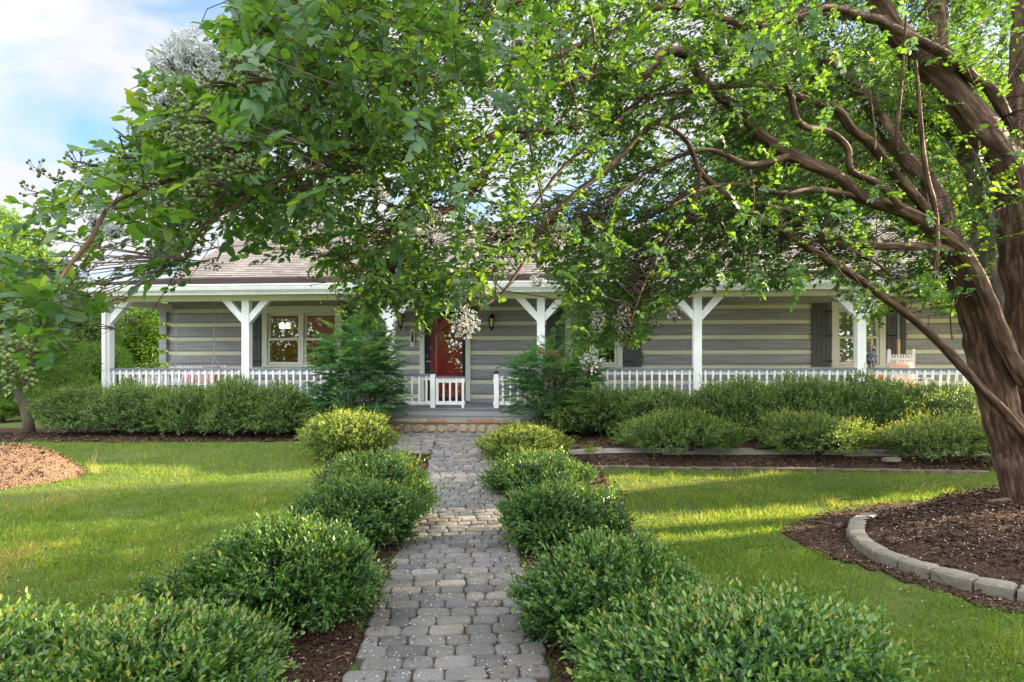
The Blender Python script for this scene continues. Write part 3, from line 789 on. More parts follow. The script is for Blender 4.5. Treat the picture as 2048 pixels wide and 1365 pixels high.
for (x0,x1,y0,y1) in ((ua,um-.04,z0+.22,z0+.72),(um+.04,ub,z0+.22,z0+.72),(ua,um-.04,z0+.86,z0+1.55),(um+.04,ub,z0+.86,z0+1.55),(ua,um-.04,z0+1.67,z0+1.92),(um+.04,ub,z0+1.67,z0+1.92)):
    s.box((x0,WV+.080,y0),(x1,WV+.0895,y1)); s.box((x0+.045,WV+.072,y0+.045),(x1-.045,WV+.0795,y1-.045))
s.build('door_slab', M['red'], door)
s = MB(); s.add([(a+.11,WV+.012,z0+.12),(b_-.08,WV+.012,z0+.12),(b_-.08,WV+.012,z1-cw-.08),(a+.11,WV+.012,z1-cw-.08)],[(0,1,2,3)]); s.build('storm_pane', M['glass'], door)
s = MB(); s.tube([(a+.06,WV-.006,z0+1.0),(a+.06,WV-.05,z0+1.0)],.014,8); s.tube([(a+.06,WV-.05,z0+1.0),(a+.17,WV-.05,z0+1.0)],.011,8); s.ball((a+.06,WV-.012,z0+1.12),.018); s.build('door_handle', M['galv'], door)
s = MB(); s.box((u0+.02,WV-.10,ZD+.003),(u1-.02,WV-.042,ZD+.045)); s.build('threshold', M['slate'], door)
# lanterns
def lantern(px, y):
    u, z = hu(px, WV-.15), hz(px, y, WV-.15); mb = MB(); v = WV-.14
    mb.box((u-.05,WV-.02,z-.02),(u+.05,WV-.001,z+.14)); mb.tube([(u,WV-.02,z+.08),(u,WV-.08,z+.16),(u,v,z+.15),(u,v,z+.10)],.012,6)
    mb.lathe([(.085,.03),(.095,.04),(.03,.09),(.012,.12)],8,(u,v,z)); mb.lathe([(.052,-.19),(.058,-.17),(.02,-.24),(.008,-.28)],8,(u,v,z))
    for k in range(6):
        t_ = k*math.pi/3; mb.bar((u+.052*math.cos(t_),v+.052*math.sin(t_),z-.18),(u+.082*math.cos(t_),v+.082*math.sin(t_),z+.03),.011,.011)
    l = part('wall_lantern', mb, M['black']); g = MB(); g.lathe([(.046,-.178),(.075,.028)],6,(u,v,z)); g.build('lantern_glass', M['glass'], l)
lantern(983, 640); lantern(801, 638)
# room seen through the panes
mb = MB(); r0, r1 = (UL+.25, WV+.23, ZD), (UR-.25, 6.0, 3.55)
x0,y0,z0 = r0; x1,y1,z1 = r1
mb.add([(x0,y0,z0),(x1,y0,z0),(x1,y1,z0),(x0,y1,z0),(x0,y0,z1),(x1,y0,z1),(x1,y1,z1),(x0,y1,z1)], [(0,1,2,3),(7,6,5,4),(2,6,7,3),(1,5,6,2),(3,7,4,0)])
part('room', mb, M['room'])

# fieldstone step in front of the deck
ss = empty('stone_step', HW(hu(880,-.3),-.3,.38), -TH); tag(ss, 'low mortared fieldstone step between the paved walk and the porch deck', 'step')
o = HW(hu(880,-.3),-.3,.38); sx0, sx1 = hu(780,-.4)-hu(880,-.3), hu(1085,-.4)-hu(880,-.3)
zt = .655 - .38
mb = MB(); mb.box((sx0,-.12,-.12),(sx1,.18,zt-.05)); mb.build('mortar', M['mortar'], ss)
mb = MB(); x = sx0
while x < sx1-.05:                                # irregular face stones
    wd = random.uniform(.14,.32); x1_ = min(x+wd, sx1); n = 8; c = Vector(((x+x1_)/2, 0, .115)); pts = []
    for k in range(n):
        t_ = 2*math.pi*k/n + random.uniform(-.2,.2); r_ = random.uniform(.72,1.08)
        cx_ = math.copysign(abs(math.cos(t_))**.8, math.cos(t_)); cz_ = math.copysign(abs(math.sin(t_))**.8, math.sin(t_))
        pts.append((c.x + (x1_-x-.02)/2*r_*cx_, c.z + .105*r_*cz_*random.uniform(.85,1.05)))
    vs = [(p[0],-.10,p[1]) for p in pts] + [(p[0],-.135,p[1]) for p in pts] + [(c.x+(p[0]-c.x)*.7,-.15,c.z+(p[1]-c.z)*.7) for p in pts]
    fs = [tuple(range(2*n,3*n))] + [(l*n+k, l*n+(k+1)%n, (l+1)*n+(k+1)%n, (l+1)*n+k) for l in range(2) for k in range(n)]
    mb.add(vs, fs, 0, random.random()); x = x1_
mb.build('face_stones', M['fieldstone'], ss, att=True)
mb = MB(); x = sx0-.03
while x < sx1:
    wd = random.uniform(.28,.5); x1_ = min(x+wd, sx1+.03); j = random.uniform(-.015,.015)
    mb.box((x+.006,-.17+j,zt-.048),(x1_-.006,.19,zt+j*.3),0,random.random()); x = x1_
mb.build('cap_stones', M['fieldstone'], ss, att=True)

# ---- things on the porch
def hang(name, label, cat, u, v, z, group=None):
    return tag(empty(name, HW(u, v, z), -TH), label, cat, group)
def chain(mb, p, q, r=.011):
    p = Vector(p); q = Vector(q); n = max(2, int((q-p).length/.05)); d = (q-p)/n
    for i in range(n):
        a = p + d*i; b = p + d*(i+1.15); s = Vector((.012,0,0)) if i % 2 else Vector((0,.012,0))
        for k in (-1,1): mb.bar(a+s*k, b+s*k, .007, .007)
# left swing
us0, us1, vs_ = hu(334,1.15), hu(436,1.15), 1.15
sz = 1.33; sw_ = hang('porch_swing', 'white slatted porch swing hung on chains at the left end of the porch', 'porch swing', (us0+us1)/2, vs_, sz)
hw = (us1-us0)/2; bt = hz(370,731,1.5)-sz
mb = MB()
for k in range(5): mb.box((-hw,-.25+.1*k,0),(hw,-.17+.1*k,.02))
mb.box((-hw,-.25,-.06),(-hw+.04,.26,-.001)); mb.box((hw-.04,-.25,-.06),(hw,.26,-.001)); mb.build('seat', M['white'], sw_)
mb = MB(); n = 15
for k in range(n):
    x = -hw+.03+(2*hw-.06)*k/(n-1); mb.bar((x,.24,.03),(x,.38,bt),.036,.016,up=(0,1,0))
mb.bar((-hw,.265,.12),(hw,.265,.12),.02,.05); mb.bar((-hw,.375,bt-.06),(hw,.375,bt-.06),.02,.04); mb.build('backrest', M['white'], sw_)
for s in (-1,1):
    mb = MB(); x = s*(hw-.03); mb.box((x-.04,-.27,.24),(x+.04,.30,.265)); mb.box((x-.02,-.24,.02),(x+.02,-.20,.239)); mb.build('armrest', M['white'], sw_)
    mb = MB(); x = (hu(352,1.15) if s<0 else hu(428,1.15))-(us0+us1)/2; zs = hz(390,711,1.15)-sz
    chain(mb,(x,0,3.42-sz),(x,0,zs)); chain(mb,(x,0,zs),(s*(hw-.03),-.24,.27)); chain(mb,(x,0,zs),(s*(hw-.03),.28,.27)); mb.build('chain', M['galv'], sw_)
def cushion(name, label, mat, u, v, z, w_, h_, tilt, group=None, dep=.14):
    o = empty(name, HW(u, v, z), -TH); mb = MB(); n = 9; vs = []
    for sgn in (-1,1):
        for i in range(n):
            for j in range(n):
                x, y = i/(n-1)*2-1, j/(n-1)*2-1; puff = ((1-x**4)*(1-y**4))**.5
                pin = 1-.07*(1-abs(x*y))*(abs(x)+abs(y))/2*0
                vs.append((x*w_/2*pin, sgn*dep/2*puff - tilt*y*h_/2*-1*.0 + tilt*(y+1)*h_/2, (y+1)*h_/2*pin))
    fs = []
    for s in range(2):
        for i in range(n-1):
            for j in range(n-1):
                a = s*n*n+i*n+j; q = (a,a+1,a+n+1,a+n); fs.append(q if s else q[::-1])
    mb.add(vs, fs); bpy.data.objects.remove(o)
    o = mb.build(name, mat, None, smooth=True); o.location = HW(u,v,z); o.rotation_euler=(0,0,-TH)
    return tag(o, label, cat='cushion', group=group)
cushion('cushion', 'red and white striped cushion at the right side of the left porch swing', M['stripe'], us1-.28, vs_+.06, sz+.025, .42, .40, .3)
cushion('cushion', 'red and white striped cushion in the middle of the left porch swing', M['stripe'], us1-.72, vs_+.06, sz+.025, .40, .36, .3)
# right end: hanging wooden swing, slatted chair, cushions, owl
uy0, uy1 = hu(1743,1.3), hu(1797,1.3); sz2 = 1.30
sw2 = hang('porch_swing', 'pale wooden swing on forked wooden hangers at the right end of the porch', 'porch swing', (uy0+uy1)/2, 1.3, sz2)
h2 = (uy1-uy0)/2+.04; mb = MB()
for k in range(5): mb.box((-h2,-.25+.1*k,0),(h2,-.17+.1*k,.022))
mb.build('seat', M['wood'], sw2)
for s in (-1,1):
    x = s*(h2-.04); za, zb_ = hz(1797,679,1.3)-sz2, hz(1797,711,1.3)-sz2
    mb = MB(); mb.bar((x,0,za),(x,0,zb_),.05,.05,up=(0,1,0)); mb.bar((x,0,zb_+.03),(x-.20,-.22,.0),.045,.045,up=(0,1,0)); mb.bar((x,0,zb_+.03),(x+.06,.24,.0),.045,.045,up=(0,1,0)); mb.build('hanger', M['wood'], sw2)
    mb = MB(); chain(mb,(x,0,3.45-sz2),(x,0,za)); mb.build('chain', M['galv'], sw2)
cushion('cushion', 'orange cushion behind the railing just right of the owl figure', M['orange'], hu(1752,1.2), 1.2, sz2+.024, .36, .30, .25)
uc = hu(1812,.75); ch_ = hang('slatted_chair', 'white slatted rocking chair leaning back behind the right part of the railing', 'chair', uc, .75, ZD+.002)
mb = MB()
for k in range(6): mb.box((-.26,-.26+.09*k,.40),(.26,-.185+.09*k,.42))
mb.build('seat', M['white'], ch_)
mb = MB()
for k in range(8): x=-.20+.40*k/7; mb.bar((x,.22,.45),(x+.10,.40,1.12),.034,.014,up=(0,1,0))
mb.bar((-.18,.37,1.02),(.36,.37,1.02),.03,.05); mb.build('backrest', M['white'], ch_)
for s in (-1,1):
    mb = MB(); mb.bar((s*.25-.02,.21,.40),(s*.25+.12,.42,1.2),.075,.04,up=(0,1,0)); mb.ball((s*.25+.123,.425,1.2),(.038,.02,.04)); mb.build('back_post', M['white'], ch_)
    mb = MB(); mb.box((s*.28-.045,-.3,.60),(s*.28+.045,.25,.622)); mb.build('armrest', M['white'], ch_)
    mb = MB(); mb.bar((s*.26,-.26,.05),(s*.26,-.26,.599),.045,.045,up=(0,1,0)); mb.bar((s*.26,.2,.05),(s*.26,.2,.399),.045,.045,up=(0,1,0)); mb.build('leg', M['white'], ch_)
    mb = MB(); mb.tube([(s*.26,-.42,.055),(s*.26,-.2,.015),(s*.26,.1,.012),(s*.26,.35,.05),(s*.26,.5,.10)],.02,6); mb.build('rocker', M['white'], ch_)
cushion('cushion', 'peach cushion on the white slatted chair at the right of the porch', M['peach'], uc-.02, .80, ZD+.425, .48, .52, .28, dep=.18)
# horned owl figure on the rail
t = NT('owl_feathers'); v = t.coord((1,1,.55)); n1 = t.noise(v, 42, 4, .7)
M['owl'] = t.done(t.bsdf(t.ramp(n1, [(.40,(.025,.03,.04)),(.52,(.10,.11,.13)),(.62,(.42,.43,.44))]), .6, .3, t.bump(n1, .6, .01)))
M['owl_eye'] = paint('owl_eye', (.75,.45,.05), (.8,.5,.06), 3, .2)
uo = hu(1742,0)+.02; ow = hang('owl_figure', 'dark speckled horned owl figure perched on the railing beside a porch post', 'figurine', uo, 0, ZC+.001)
mb = MB(); mb.lathe([(.045,0),(.06,.01),(.062,.05),(.078,.12),(.088,.20),(.086,.27),(.072,.32),(.066,.345),(.074,.375),(.072,.41),(.05,.437),(.012,.445)],16); 
for k in range(len(mb.v)): x,y,z = mb.v[k]; mb.v[k] = (x*.98, y*.8 - .03*max(0,(z-.3)), z)
body = mb.build('body', M['owl'], ow, smooth=True)
for s in (-1,1):
    b = MB(); b.lathe([(.024,0),(.016,.035),(.004,.062)],7,(s*.045,-.005,.415)); b.build('ear_tuft', M['owl'], ow, smooth=True)
    b = MB(); b.ball((s*.032,-.066,.392),(.017,.009,.017)); e = b.build('eye', M['owl_eye'], ow, smooth=True)
    b = MB(); b.ball((s*.032,-.0745,.392),(.008,.004,.008)); b.build('pupil', M['black'], e, smooth=True)
    b = MB(); b.ball((s*.078,.01,.19),(.022,.05,.125),n=10); b.build('wing', M['owl'], ow, smooth=True)
    b = MB(); b.ball((s*.032,-.055,.012),(.022,.03,.012)); b.build('foot', M['owl_eye'], ow, smooth=True)
b = MB(); b.lathe([(.011,0),(.007,-.014),(.002,-.03)],7,(0,-.079,.382)); b.build('beak', M['black'], ow, smooth=True)
# wall plaque by the door
up0, vz = hu(825, WV-.02), hz(825, 676, WV-.02)
pl = hang('wall_plaque', 'slim cream wall plaque with dark red pattern left of the red door', 'plaque', up0, WV-.004, vz)
b = MB(); b.box((-.05,-.025,-.215),(.05,0,.215)); b.build('board', M['cream'], pl)
b = MB(); b.box((-.026,-.032,-.11),(.026,-.0255,.08)); b.build('inset', M['black'], pl); b = MB(); b.ball((0,-.034,.115),(.028,.012,.03)); b.build('knob', M['red'], pl, smooth=True); b = MB(); b.box((-.03,-.034,-.15),(.03,-.0255,-.118)); b.build('tab', M['white'], pl)
# lit pendant in the left window
ulp = hu(568, 4.2); zlp = hz(568, 651, 4.2)
pd = hang('pendant_lamp', 'lit warm pendant lamp glowing behind the left window', 'lamp', ulp, 4.2, zlp)
b = MB(); b.tube([(0,0,.12),(0,0,3.55-zlp)],.012,6); b.lathe([(.06,.10),(.03,.13),(.012,.15)],10); b.build('stem', M['black'], pd)
for k in range(3):
    t_ = 2*math.pi*k/3+.5; b = MB(); b.lathe([(.02,.07),(.05,.02),(.06,-.06),(.045,-.08)],10,(.1*math.cos(t_),.1*math.sin(t_),0)); b.build('bulb_shade', M['bulb'], pd, smooth=True)
    b = MB(); b.tube([(.05*math.cos(t_),.05*math.sin(t_),.115),(.1*math.cos(t_),.1*math.sin(t_),.065)],.01,5); b.build('arm', M['black'], pd)
# ------------------------------------------------------------------ shrubs
def lumps(Dv, seed, s=2.0):
    return np.array([mnoise.noise(Vector((d[0]*s+seed*7.3, d[1]*s, d[2]*s+seed))) for d in Dv])
def shrub_mesh(name, rx, ry, h, n, leaf, width, mat, seed, per=8, sprig=.11, tip_sun_tint=.0, tpl=(T8,F8), up=.55, lump=.20, inner=.35, low=-.55):
    rs = np.random.RandomState(seed)
    D = rdir(int(n*2.2), rs); D = D[D[:,2] > low][:n]; n = len(D)
    rad = 1 + 1.35*lump*lumps(D, seed) + .75*lump*lumps(D, seed+3, 5)
    depth = np.where(rs.uniform(0,1,n) < inner, rs.uniform(.45,.92,n), 1 - np.abs(rs.normal(0,.05,n)))
    # longer new shoots sticking out
    shoot = rs.uniform(0,1,n) < .07; depth = np.where(shoot, rs.uniform(1.0,1.12,n), depth)
    R = np.array([rx, ry, h*.56]); B = D*rad[:,None]*depth[:,None]*R + np.array([0,0,h*.46])
    B[:,2] = np.maximum(B[:,2], .05 + rs.uniform(0,.08,n))
    A = unit(D + np.array([0,0,up]) + rs.normal(0,.38,(n,3)))
    SL = sprig*rs.uniform(.6,1.3,n)*np.where(shoot,1.5,1)
    Ts = (np.arange(per)+.6)/per
    Pn = (B[:,None,:] + A[:,None,:]*(Ts[None,:,None]-.35)*SL[:,None,None]); 
    s1 = unit(np.cross(A, rdir(n,rs))); s2 = np.cross(A, s1)
    ang = (np.arange(per)*2.4)[None,:] + rs.uniform(0,6.3,(n,1))
    rd = np.cos(ang)[...,None]*s1[:,None,:] + np.sin(ang)[...,None]*s2[:,None,:]
    LD = unit(rd*(1.0-.55*Ts[None,:,None]) + A[:,None,:]*(.45+.8*Ts[None,:,None]) + rs.normal(0,.18,(n,per,3)))
    NN = unit(A[:,None,:]*.8 + np.array([0,0,.5]) - rd*.2 + rs.normal(0,.2,(n,per,3)))
    L = leaf*rs.uniform(.65,1.2,(n,per))*rs.uniform(.75,1.2,(n,1))*(1.05-.35*Ts[None,:]); W = L*width
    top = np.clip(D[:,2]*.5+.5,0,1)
    r = np.clip(rs.normal(.36,.15,(n,per)) + (Ts[None,:]**2)*(.32+.34*rs.uniform(0,1,(n,1)))*(.45+.55*top[:,None]) + tip_sun_tint*(.4+.6*top[:,None])*Ts[None,:], 0, 1)  # yellower towards tops and tips: young growth plus painted sunlight
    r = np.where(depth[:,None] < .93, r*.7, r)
    k = n*per
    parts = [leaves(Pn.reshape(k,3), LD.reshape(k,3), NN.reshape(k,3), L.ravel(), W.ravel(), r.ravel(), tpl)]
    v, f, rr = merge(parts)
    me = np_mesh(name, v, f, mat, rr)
    # stems: forked canes from the ground up into the crown
    mb = MB()
    rnd = random.Random(seed)
    for i in range(9):
        a = rnd.uniform(0,6.28); q = rnd.uniform(.35,.85); e = Vector((math.cos(a)*rx*q, math.sin(a)*ry*q, h*rnd.uniform(.5,.85)))
        b = Vector((math.cos(a)*.06, math.sin(a)*.06, -.03)); m = b.lerp(e,.45) + Vector((rnd.uniform(-.05,.05), rnd.uniform(-.05,.05), -.06))
        mb.tube([b, m, e], [.014,.010,.004], 5)
        for j in range(3):
            e2 = e + Vector((rnd.uniform(-.3,.3)*rx, rnd.uniform(-.3,.3)*ry, rnd.uniform(.02,.2)*h)); mb.tube([m.lerp(e,.3*j), (m.lerp(e,.3*j)+e2)/2+Vector((0,0,.02)), e2], [.007,.005,.002], 4)
    # fine bare twigs just under the leaf shell
    idx = rs.choice(n, min(n, 500), replace=False)
    Bq = B[idx]; Aq = Bq*np.array([.55,.55,.75])
    v, q, _ = prisms(Aq, Bq, np.full(len(idx),.0035), np.full(len(idx),.0012)); b0 = len(mb.v)
    mb.v += [tuple(x) for x in v]; mb.f += [tuple(x+b0) for x in q[0]]; mb.m += [0]*len(q[0]); mb.att += [0.]*len(v)
    return me, mb.mesh(name+'_stems', M['twig'])
def shrub_obj(name, meshes, loc, label, group, sc=(1,1,1), rz=0.0, cat='shrub'):
    e = tag(empty(name, loc, rz), label, cat, group); e.scale = sc
    link('foliage', meshes[0], e); link('stems', meshes[1], e); return e
def shrub_box(x0, x1, yt, yb, flat=.9):
    f = G((x0+x1)/2, yb); d = f.y; w0 = (x1-x0)/F*d/2; dc = d + w0*flat
    c = Vector((((x0+x1)/2-CX)/F*dc, dc, 0)); c.z = gz(c.x, c.y); rx = (x1-x0)/F*dc/2
    return c, rx, rx*flat, EYE-(yt-HY)/F*dc - c.z
LW = .44
var = [shrub_mesh('hedge_leaves_%d' % i, .8, .72, .85, 3200, .050, .52, M['hedge'], 40+i, per=7, sprig=.14, tpl=(T4,F4), tip_sun_tint=.06, lump=.26) for i in range(4)]
vsuntint = [shrub_mesh('sun_tinted_leaves_%d' % i, .72, .68, .8, 3200, .046, .52, M['tip_sun_tint'], 60+i, per=7, sprig=.13, tpl=(T4,F4), tip_sun_tint=.50, lump=.24) for i in range(2)]
def hedge(spec, label, group, vs, i, name='boxy_shrub'):
    c, rx, ry, h = shrub_box(*spec)
    if spec[1] > 0 and abs(c.x) > 1.5 or spec[3] < 900:
        ry = min(ry, .58); lim = 12.9 - .077*c.x - ry - .3
        if c.y > lim:
            k_ = lim/c.y; c = Vector((c.x*k_, lim, gz(c.x*k_, lim))); rx *= k_; h = EYE-(spec[2]-HY)/F*lim - c.z
    base = (.72,.68,.8) if vs is vsuntint else (.8,.72,.85)
    if vs is vsuntint: rx *= .9; h *= .95
    return shrub_obj(name, vs[i % len(vs)], c, label, group, (rx*.97/base[0], min(ry,.9)/base[1], h*random.uniform(.82,1.0)/base[2]), random.uniform(-.3,.3) + (math.pi if i % 2 else 0))
gl = 'clipped evergreen shrubs along the left of the porch'
for i, (sp, lb) in enumerate([((88,245,772,872),'outermost shrub of the left porch hedge, nearest the leaning small tree'),
    ((185,345,757,870),'rounded green shrub below the left corner porch post'),
    ((305,440,762,872),'rounded green shrub below the hanging porch swing'),
    ((400,530,762,868),'rounded green shrub under the second porch post from the left'),
    ((488,626,765,862),'rounded green shrub between the second porch post and the tall feathery nandina')]):
    hedge(sp, lb, gl, var, i, 'evergreen_shrub')
gr = 'clipped evergreen shrubs along the right of the porch'
for i, (sp, lb) in enumerate([((1088,1265,772,866),'dark green shrub right of the stone step at the foot of the right nandina'),
    ((1215,1405,765,866),'rounded hedge shrub just left of the fifth porch post'),
    ((1385,1560,770,872),'hedge shrub just right of the fifth porch post'),
    ((1505,1700,756,880),'hedge shrub under the shuttered right window'),
    ((1640,1835,756,882),'sunlit hedge shrub under the owl on the railing'),
    ((1790,1990,766,888),'hedge shrub at the right end, beside the big myrtle trunk')]):
    hedge(sp, lb, gr, var, i+1, 'evergreen_shrub')
gf = 'freestanding shrubs in the mulch bed before the right hedge'
for i, (sp, lb) in enumerate([((1232,1468,810,926),'wide shrub with a bare brown patch, left one of three in the mulch bed'),
    ((1480,1728,812,928),'loose twiggy shrub, middle one of three in the mulch bed'),
    ((1733,1990,818,938),'shrub with sun-tinted yellow green top, next to the big myrtle trunk in the mulch bed')]):
    c, rx, ry, h = shrub_box(*sp)
    rx *= .88; c.y -= ry-.62; c.z = gz(c.x,c.y); ry = .6; h *= .86; me = shrub_mesh('loose_leaves_%d' % i, rx, ry, h, 2800, .046, .5, M['hedge'], 80+i, per=7, sprig=.14, tpl=(T4,F4), tip_sun_tint=.26+.12*i, lump=.34, inner=.45)  # raised tip yellow paints sunlit tops on these three shrubs
    shrub_obj('evergreen_shrub', me, c, lb, gf)
gw = 'evergreen shrubs lining the paved walk'
hedge((605,778,800,892), 'darker shrub behind the sun-tinted one, left of the stone step', gw, var, 2, 'evergreen_shrub')
hedge((608,792,822,936), 'shrub tinted sunlit yellow at the far left end of the walk', gw, vsuntint, 0, 'evergreen_shrub')
hedge((953,1146,838,942), 'shrub tinted sunlit yellow at the far right end of the walk', gw, vsuntint, 1, 'evergreen_shrub')
def near(spec, n, leaf, seed, label, tip_sun_tint=.03, lump=.26, sprig=.13, per=9, fl=.9):
    n = int(n*1.15); leaf *= 1.5
    c, rx, ry, h = shrub_box(*spec, fl); rx *= .92; ry *= .92; h *= .87
    me = shrub_mesh('walk_shrub_leaves_%d' % seed, rx, ry, h, n, leaf, .45, M['holly'], seed, per=per, sprig=sprig, tip_sun_tint=tip_sun_tint, lump=lump)
    return shrub_obj('evergreen_shrub', me, c, label, gw)
near((972,1170,905,1012), 1700, .032, 101, 'second shrub from the porch on the right of the walk', .16)
near((1003,1245,968,1122), 2000, .030, 102, 'third shrub from the porch on the right of the walk, with a twig arching left', .02)
near((1052,1395,1078,1350), 2600, .028, 103, 'large dark glossy shrub right of the walk, behind the closest right one', .03)
near((1185,1805,1222,1600), 3200, .032, 104, 'closest shrub on the right, low and wide with reddish new shoots', .10, .22, .17)
near((640,865,897,1078), 2200, .030, 105, 'shrub left of the walk just before the sun-tinted one', .14)
near((590,832,955,1125), 2200, .029, 106, 'dark shrub overhanging the sunlit strip on the left of the walk', .01)
near((425,752,1035,1300), 2800, .028, 107, 'large dark glossy shrub left of the walk, behind the closest left one', .02)
near((320,560,1115,1300), 1500, .027, 108, 'low dark shrub spreading over the lawn beside the large left one', .0, .34)
near((60,545,1268,1520), 2600, .031, 109, 'closest shrub on the left, with reddish new shoots', .12, .24, .17)
near((-330,200,1285,1560), 2200, .031, 110, 'closest shrub cut by the bottom left corner of the photo', .08, .24, .17)

# ------------------------------------------------------------------ nandinas
def nandina(px0, px1, ytop, d, label, seed, n=150):
    rs = np.random.RandomState(seed); xc = ((px0+px1)/2-CX)/F*d; w_ = (px1-px0)/F*d/2; z0 = gz(xc, d); h = EYE-(ytop-HY)/F*d - z0
    e = tag(empty('nandina', (xc, d, z0)), label, 'shrub', 'feathery nandinas either side of the porch steps')
    mb = MB(); pa = []; Ps, Ds, Ns, Ls, Rs = [], [], [], [], []
    for i in range(n):
        a = rs.uniform(0,6.28); q = rs.uniform(0,1)**.5; tx, ty = math.cos(a)*w_*q, math.sin(a)*w_*.75*q; th = h*rs.uniform(.25,.95)*(1-.25*q*q)
        b = np.array([tx*.25, ty*.25, 0.]); top = np.array([tx*.75, ty*.75, th])
        if i < 40: mb.tube([b, (b+top)/2*np.array([1,1,1.05]), top], [.009,.007,.004], 5)
        od = unit(np.array([tx, ty, .25+rs.uniform(-.3,.5)]) + rs.normal(0,.25,3))
        fl = rs.uniform(.28,.5)                       # one tripinnate frond: rachis, side ribs, leaflets
        tone = rs.uniform(0,.6) + (.45 if rs.uniform() < .10 else 0) + .15*(th/h)
        side = unit(np.cross(od, (0,0,1.)))
        for t_ in np.linspace(.2,1,7):
            p = top + od*fl*t_ + np.array([0,0,-.22*fl*t_*t_])
            for s in (-1,1):
                rd_ = unit(side*s*.9 + od*.55 + np.array([0,0,rs.uniform(-.3,.15)])); rl = fl*.45*(1.1-t_*.7)
                for u_ in np.linspace(.2,1,5):
                    pp = p + rd_*rl*u_
                    for s2 in (-1,1):
                        Ps.append(pp); Ds.append(unit(rd_*.7 + s2*np.cross(rd_,(0,0,1.))*.8 + rs.normal(0,.2,3) + np.array([0,0,-.2]))); Ns.append((0,0,1.)); Ls.append(rs.uniform(.035,.06)); Rs.append(min(1,max(0,tone+rs.normal(0,.1))))
    Ps, Ds, Ns, Ls, Rs = map(np.array, (Ps, Ds, Ns, Ls, Rs)); Ns = unit(Ns + rs.normal(0,.3,Ns.shape))
    v, f, r = leaves(Ps, Ds, Ns, Ls, Ls*.30, Rs, (T4,F4))
    link('foliage', np_mesh('nandina_leaves', v, f, M['nandina'], r), e); mb.build('canes', M['twig'], e)
nandina(628, 806, 632, 12.2, 'tall feathery nandina left of the porch steps, before the left window', 5, 420)
nandina(1015, 1205, 668, 12.1, 'feathery nandina with reddish tips right of the porch steps', 6, 300)

# ------------------------------------------------------------------ big crape myrtle
tree = tag(empty('crape_myrtle', (5.85, 7.15, .03)), 'big spreading crape myrtle with cinnamon trunks on the right, canopy over the walk', 'tree')
TO = Vector((5.85, 7.15, .03))
def smooth_path(pts, k=4):
    """Catmull-Rom through (Vector, radius)"""
    out = []; n = len(pts)
    for i in range(n-1):
        p0, p1, p2, p3 = pts[max(i-1,0)], pts[i], pts[i+1], pts[min(i+2,n-1)]
        for j in range(k):
            t_ = j/k; q = []
            for a, b, c, d in zip(p0, p1, p2, p3):
                q.append(.5*((2*b)+(-a+c)*t_+(2*a-5*b+4*c-d)*t_*t_+(-a+3*b-3*c+d)*t_**3))
            out.append(q)
    out.append(list(pts[-1])); return out
NODES = []                                  # skeleton points to hang twigs on
def limb(name, spec, mat='bark', n=12, flute=.1, parent=None, wob=.012, node=True):
    """spec: (px, py, depth, radius)"""
    pts = []
    for px, py, d, r in spec:
        p = P(px, py, d); pts.append((p.x, p.y, p.z, r))
    sp = smooth_path(pts, 5); V3 = []; R = []
    for i, (x, y, z, r) in enumerate(sp):
        q = Vector((x, y, z)); r = max(r, .003)
        nz_ = Vector((mnoise.noise(q*2.2), mnoise.noise(q*2.2+Vector((9,0,0))), mnoise.noise(q*2.2+Vector((0,9,0)))))
        V3.append(q + nz_*min(wob*2.2, r*.55)); R.append(r*(1+.13*mnoise.noise(q*5)+.09*mnoise.noise(q*14)))
        if node and r < .085: NODES.append((q.copy(), r))
    mb = MB(); mb.tube([q-TO for q in V3], R, n, flute=flute)
    me = mb.mesh(name, M[mat], True)
    # bark coordinates run round and along the limb
    L = 0; bc = []
    for i in range(len(V3)):
        if i: L += (V3[i]-V3[i-1]).length
        for k in range(n): a = 2*math.pi*k/n; bc += [math.cos(a)*R[i], math.sin(a)*R[i], L + len(NODES)*.37]
    at = me.attributes.new('bark', 'FLOAT_VECTOR', 'POINT'); at.data.foreach_set('vector', bc)
    return link(name, me, parent or tree)
trunks = [
 ('trunk', [(2062,1052,7.15,.27),(2052,1010,7.15,.22),(2035,930,7.1,.185),(2010,840,7.05,.18),(1985,750,7.0,.175),(1952,640,6.95,.165),(1918,540,6.9,.15),(1886,455,6.9,.135),(1868,400,6.9,.12),(1845,350,6.85,.105),(1790,290,6.8,.085),(1745,215,6.7,.07),(1690,155,6.6,.055),(1640,120,6.4,.04)]),
 ('trunk', [(2085,1050,7.2,.26),(2078,980,7.2,.22),(2068,850,7.15,.205),(2058,700,7.1,.20),(2048,560,7.0,.195),(2035,430,6.95,.19),(2022,360,6.9,.18),(2000,310,6.85,.165),(1952,240,6.8,.155),(1896,176,6.75,.145),(1842,121,6.7,.13),(1798,70,6.6,.115),(1765,15,6.5,.10),(1720,-80,6.4,.08),(1650,-200,6.2,.06)]),
 ('trunk', [(2030,400,6.95,.13),(2036,280,6.95,.115),(2042,150,7.0,.105),(2046,0,7.0,.10),(2046,-180,7.1,.08),(2040,-420,7.2,.05)]),
 ('trunk', [(2100,1040,7.5,.2),(2060,860,7.7,.17),(2010,660,7.9,.15),(1978,540,8.0,.14),(1965,400,8.0,.13),(1940,318,8.0,.12),(1895,256,7.9,.10),(1840,222,7.8,.085),(1766,197,7.6,.07),(1690,180,7.4,.05),(1600,150,7.1,.035)]),
 ('trunk', [(1896,180,6.75,.10),(1880,130,6.8,.095),(1876,60,6.85,.09),(1874,-40,6.9,.08),(1868,-250,7,.05)]),
]
for nm, sp in trunks: limb(nm, sp, 'bark_grey' if sp[0][0] == 2100 else 'bark', 18, .13)
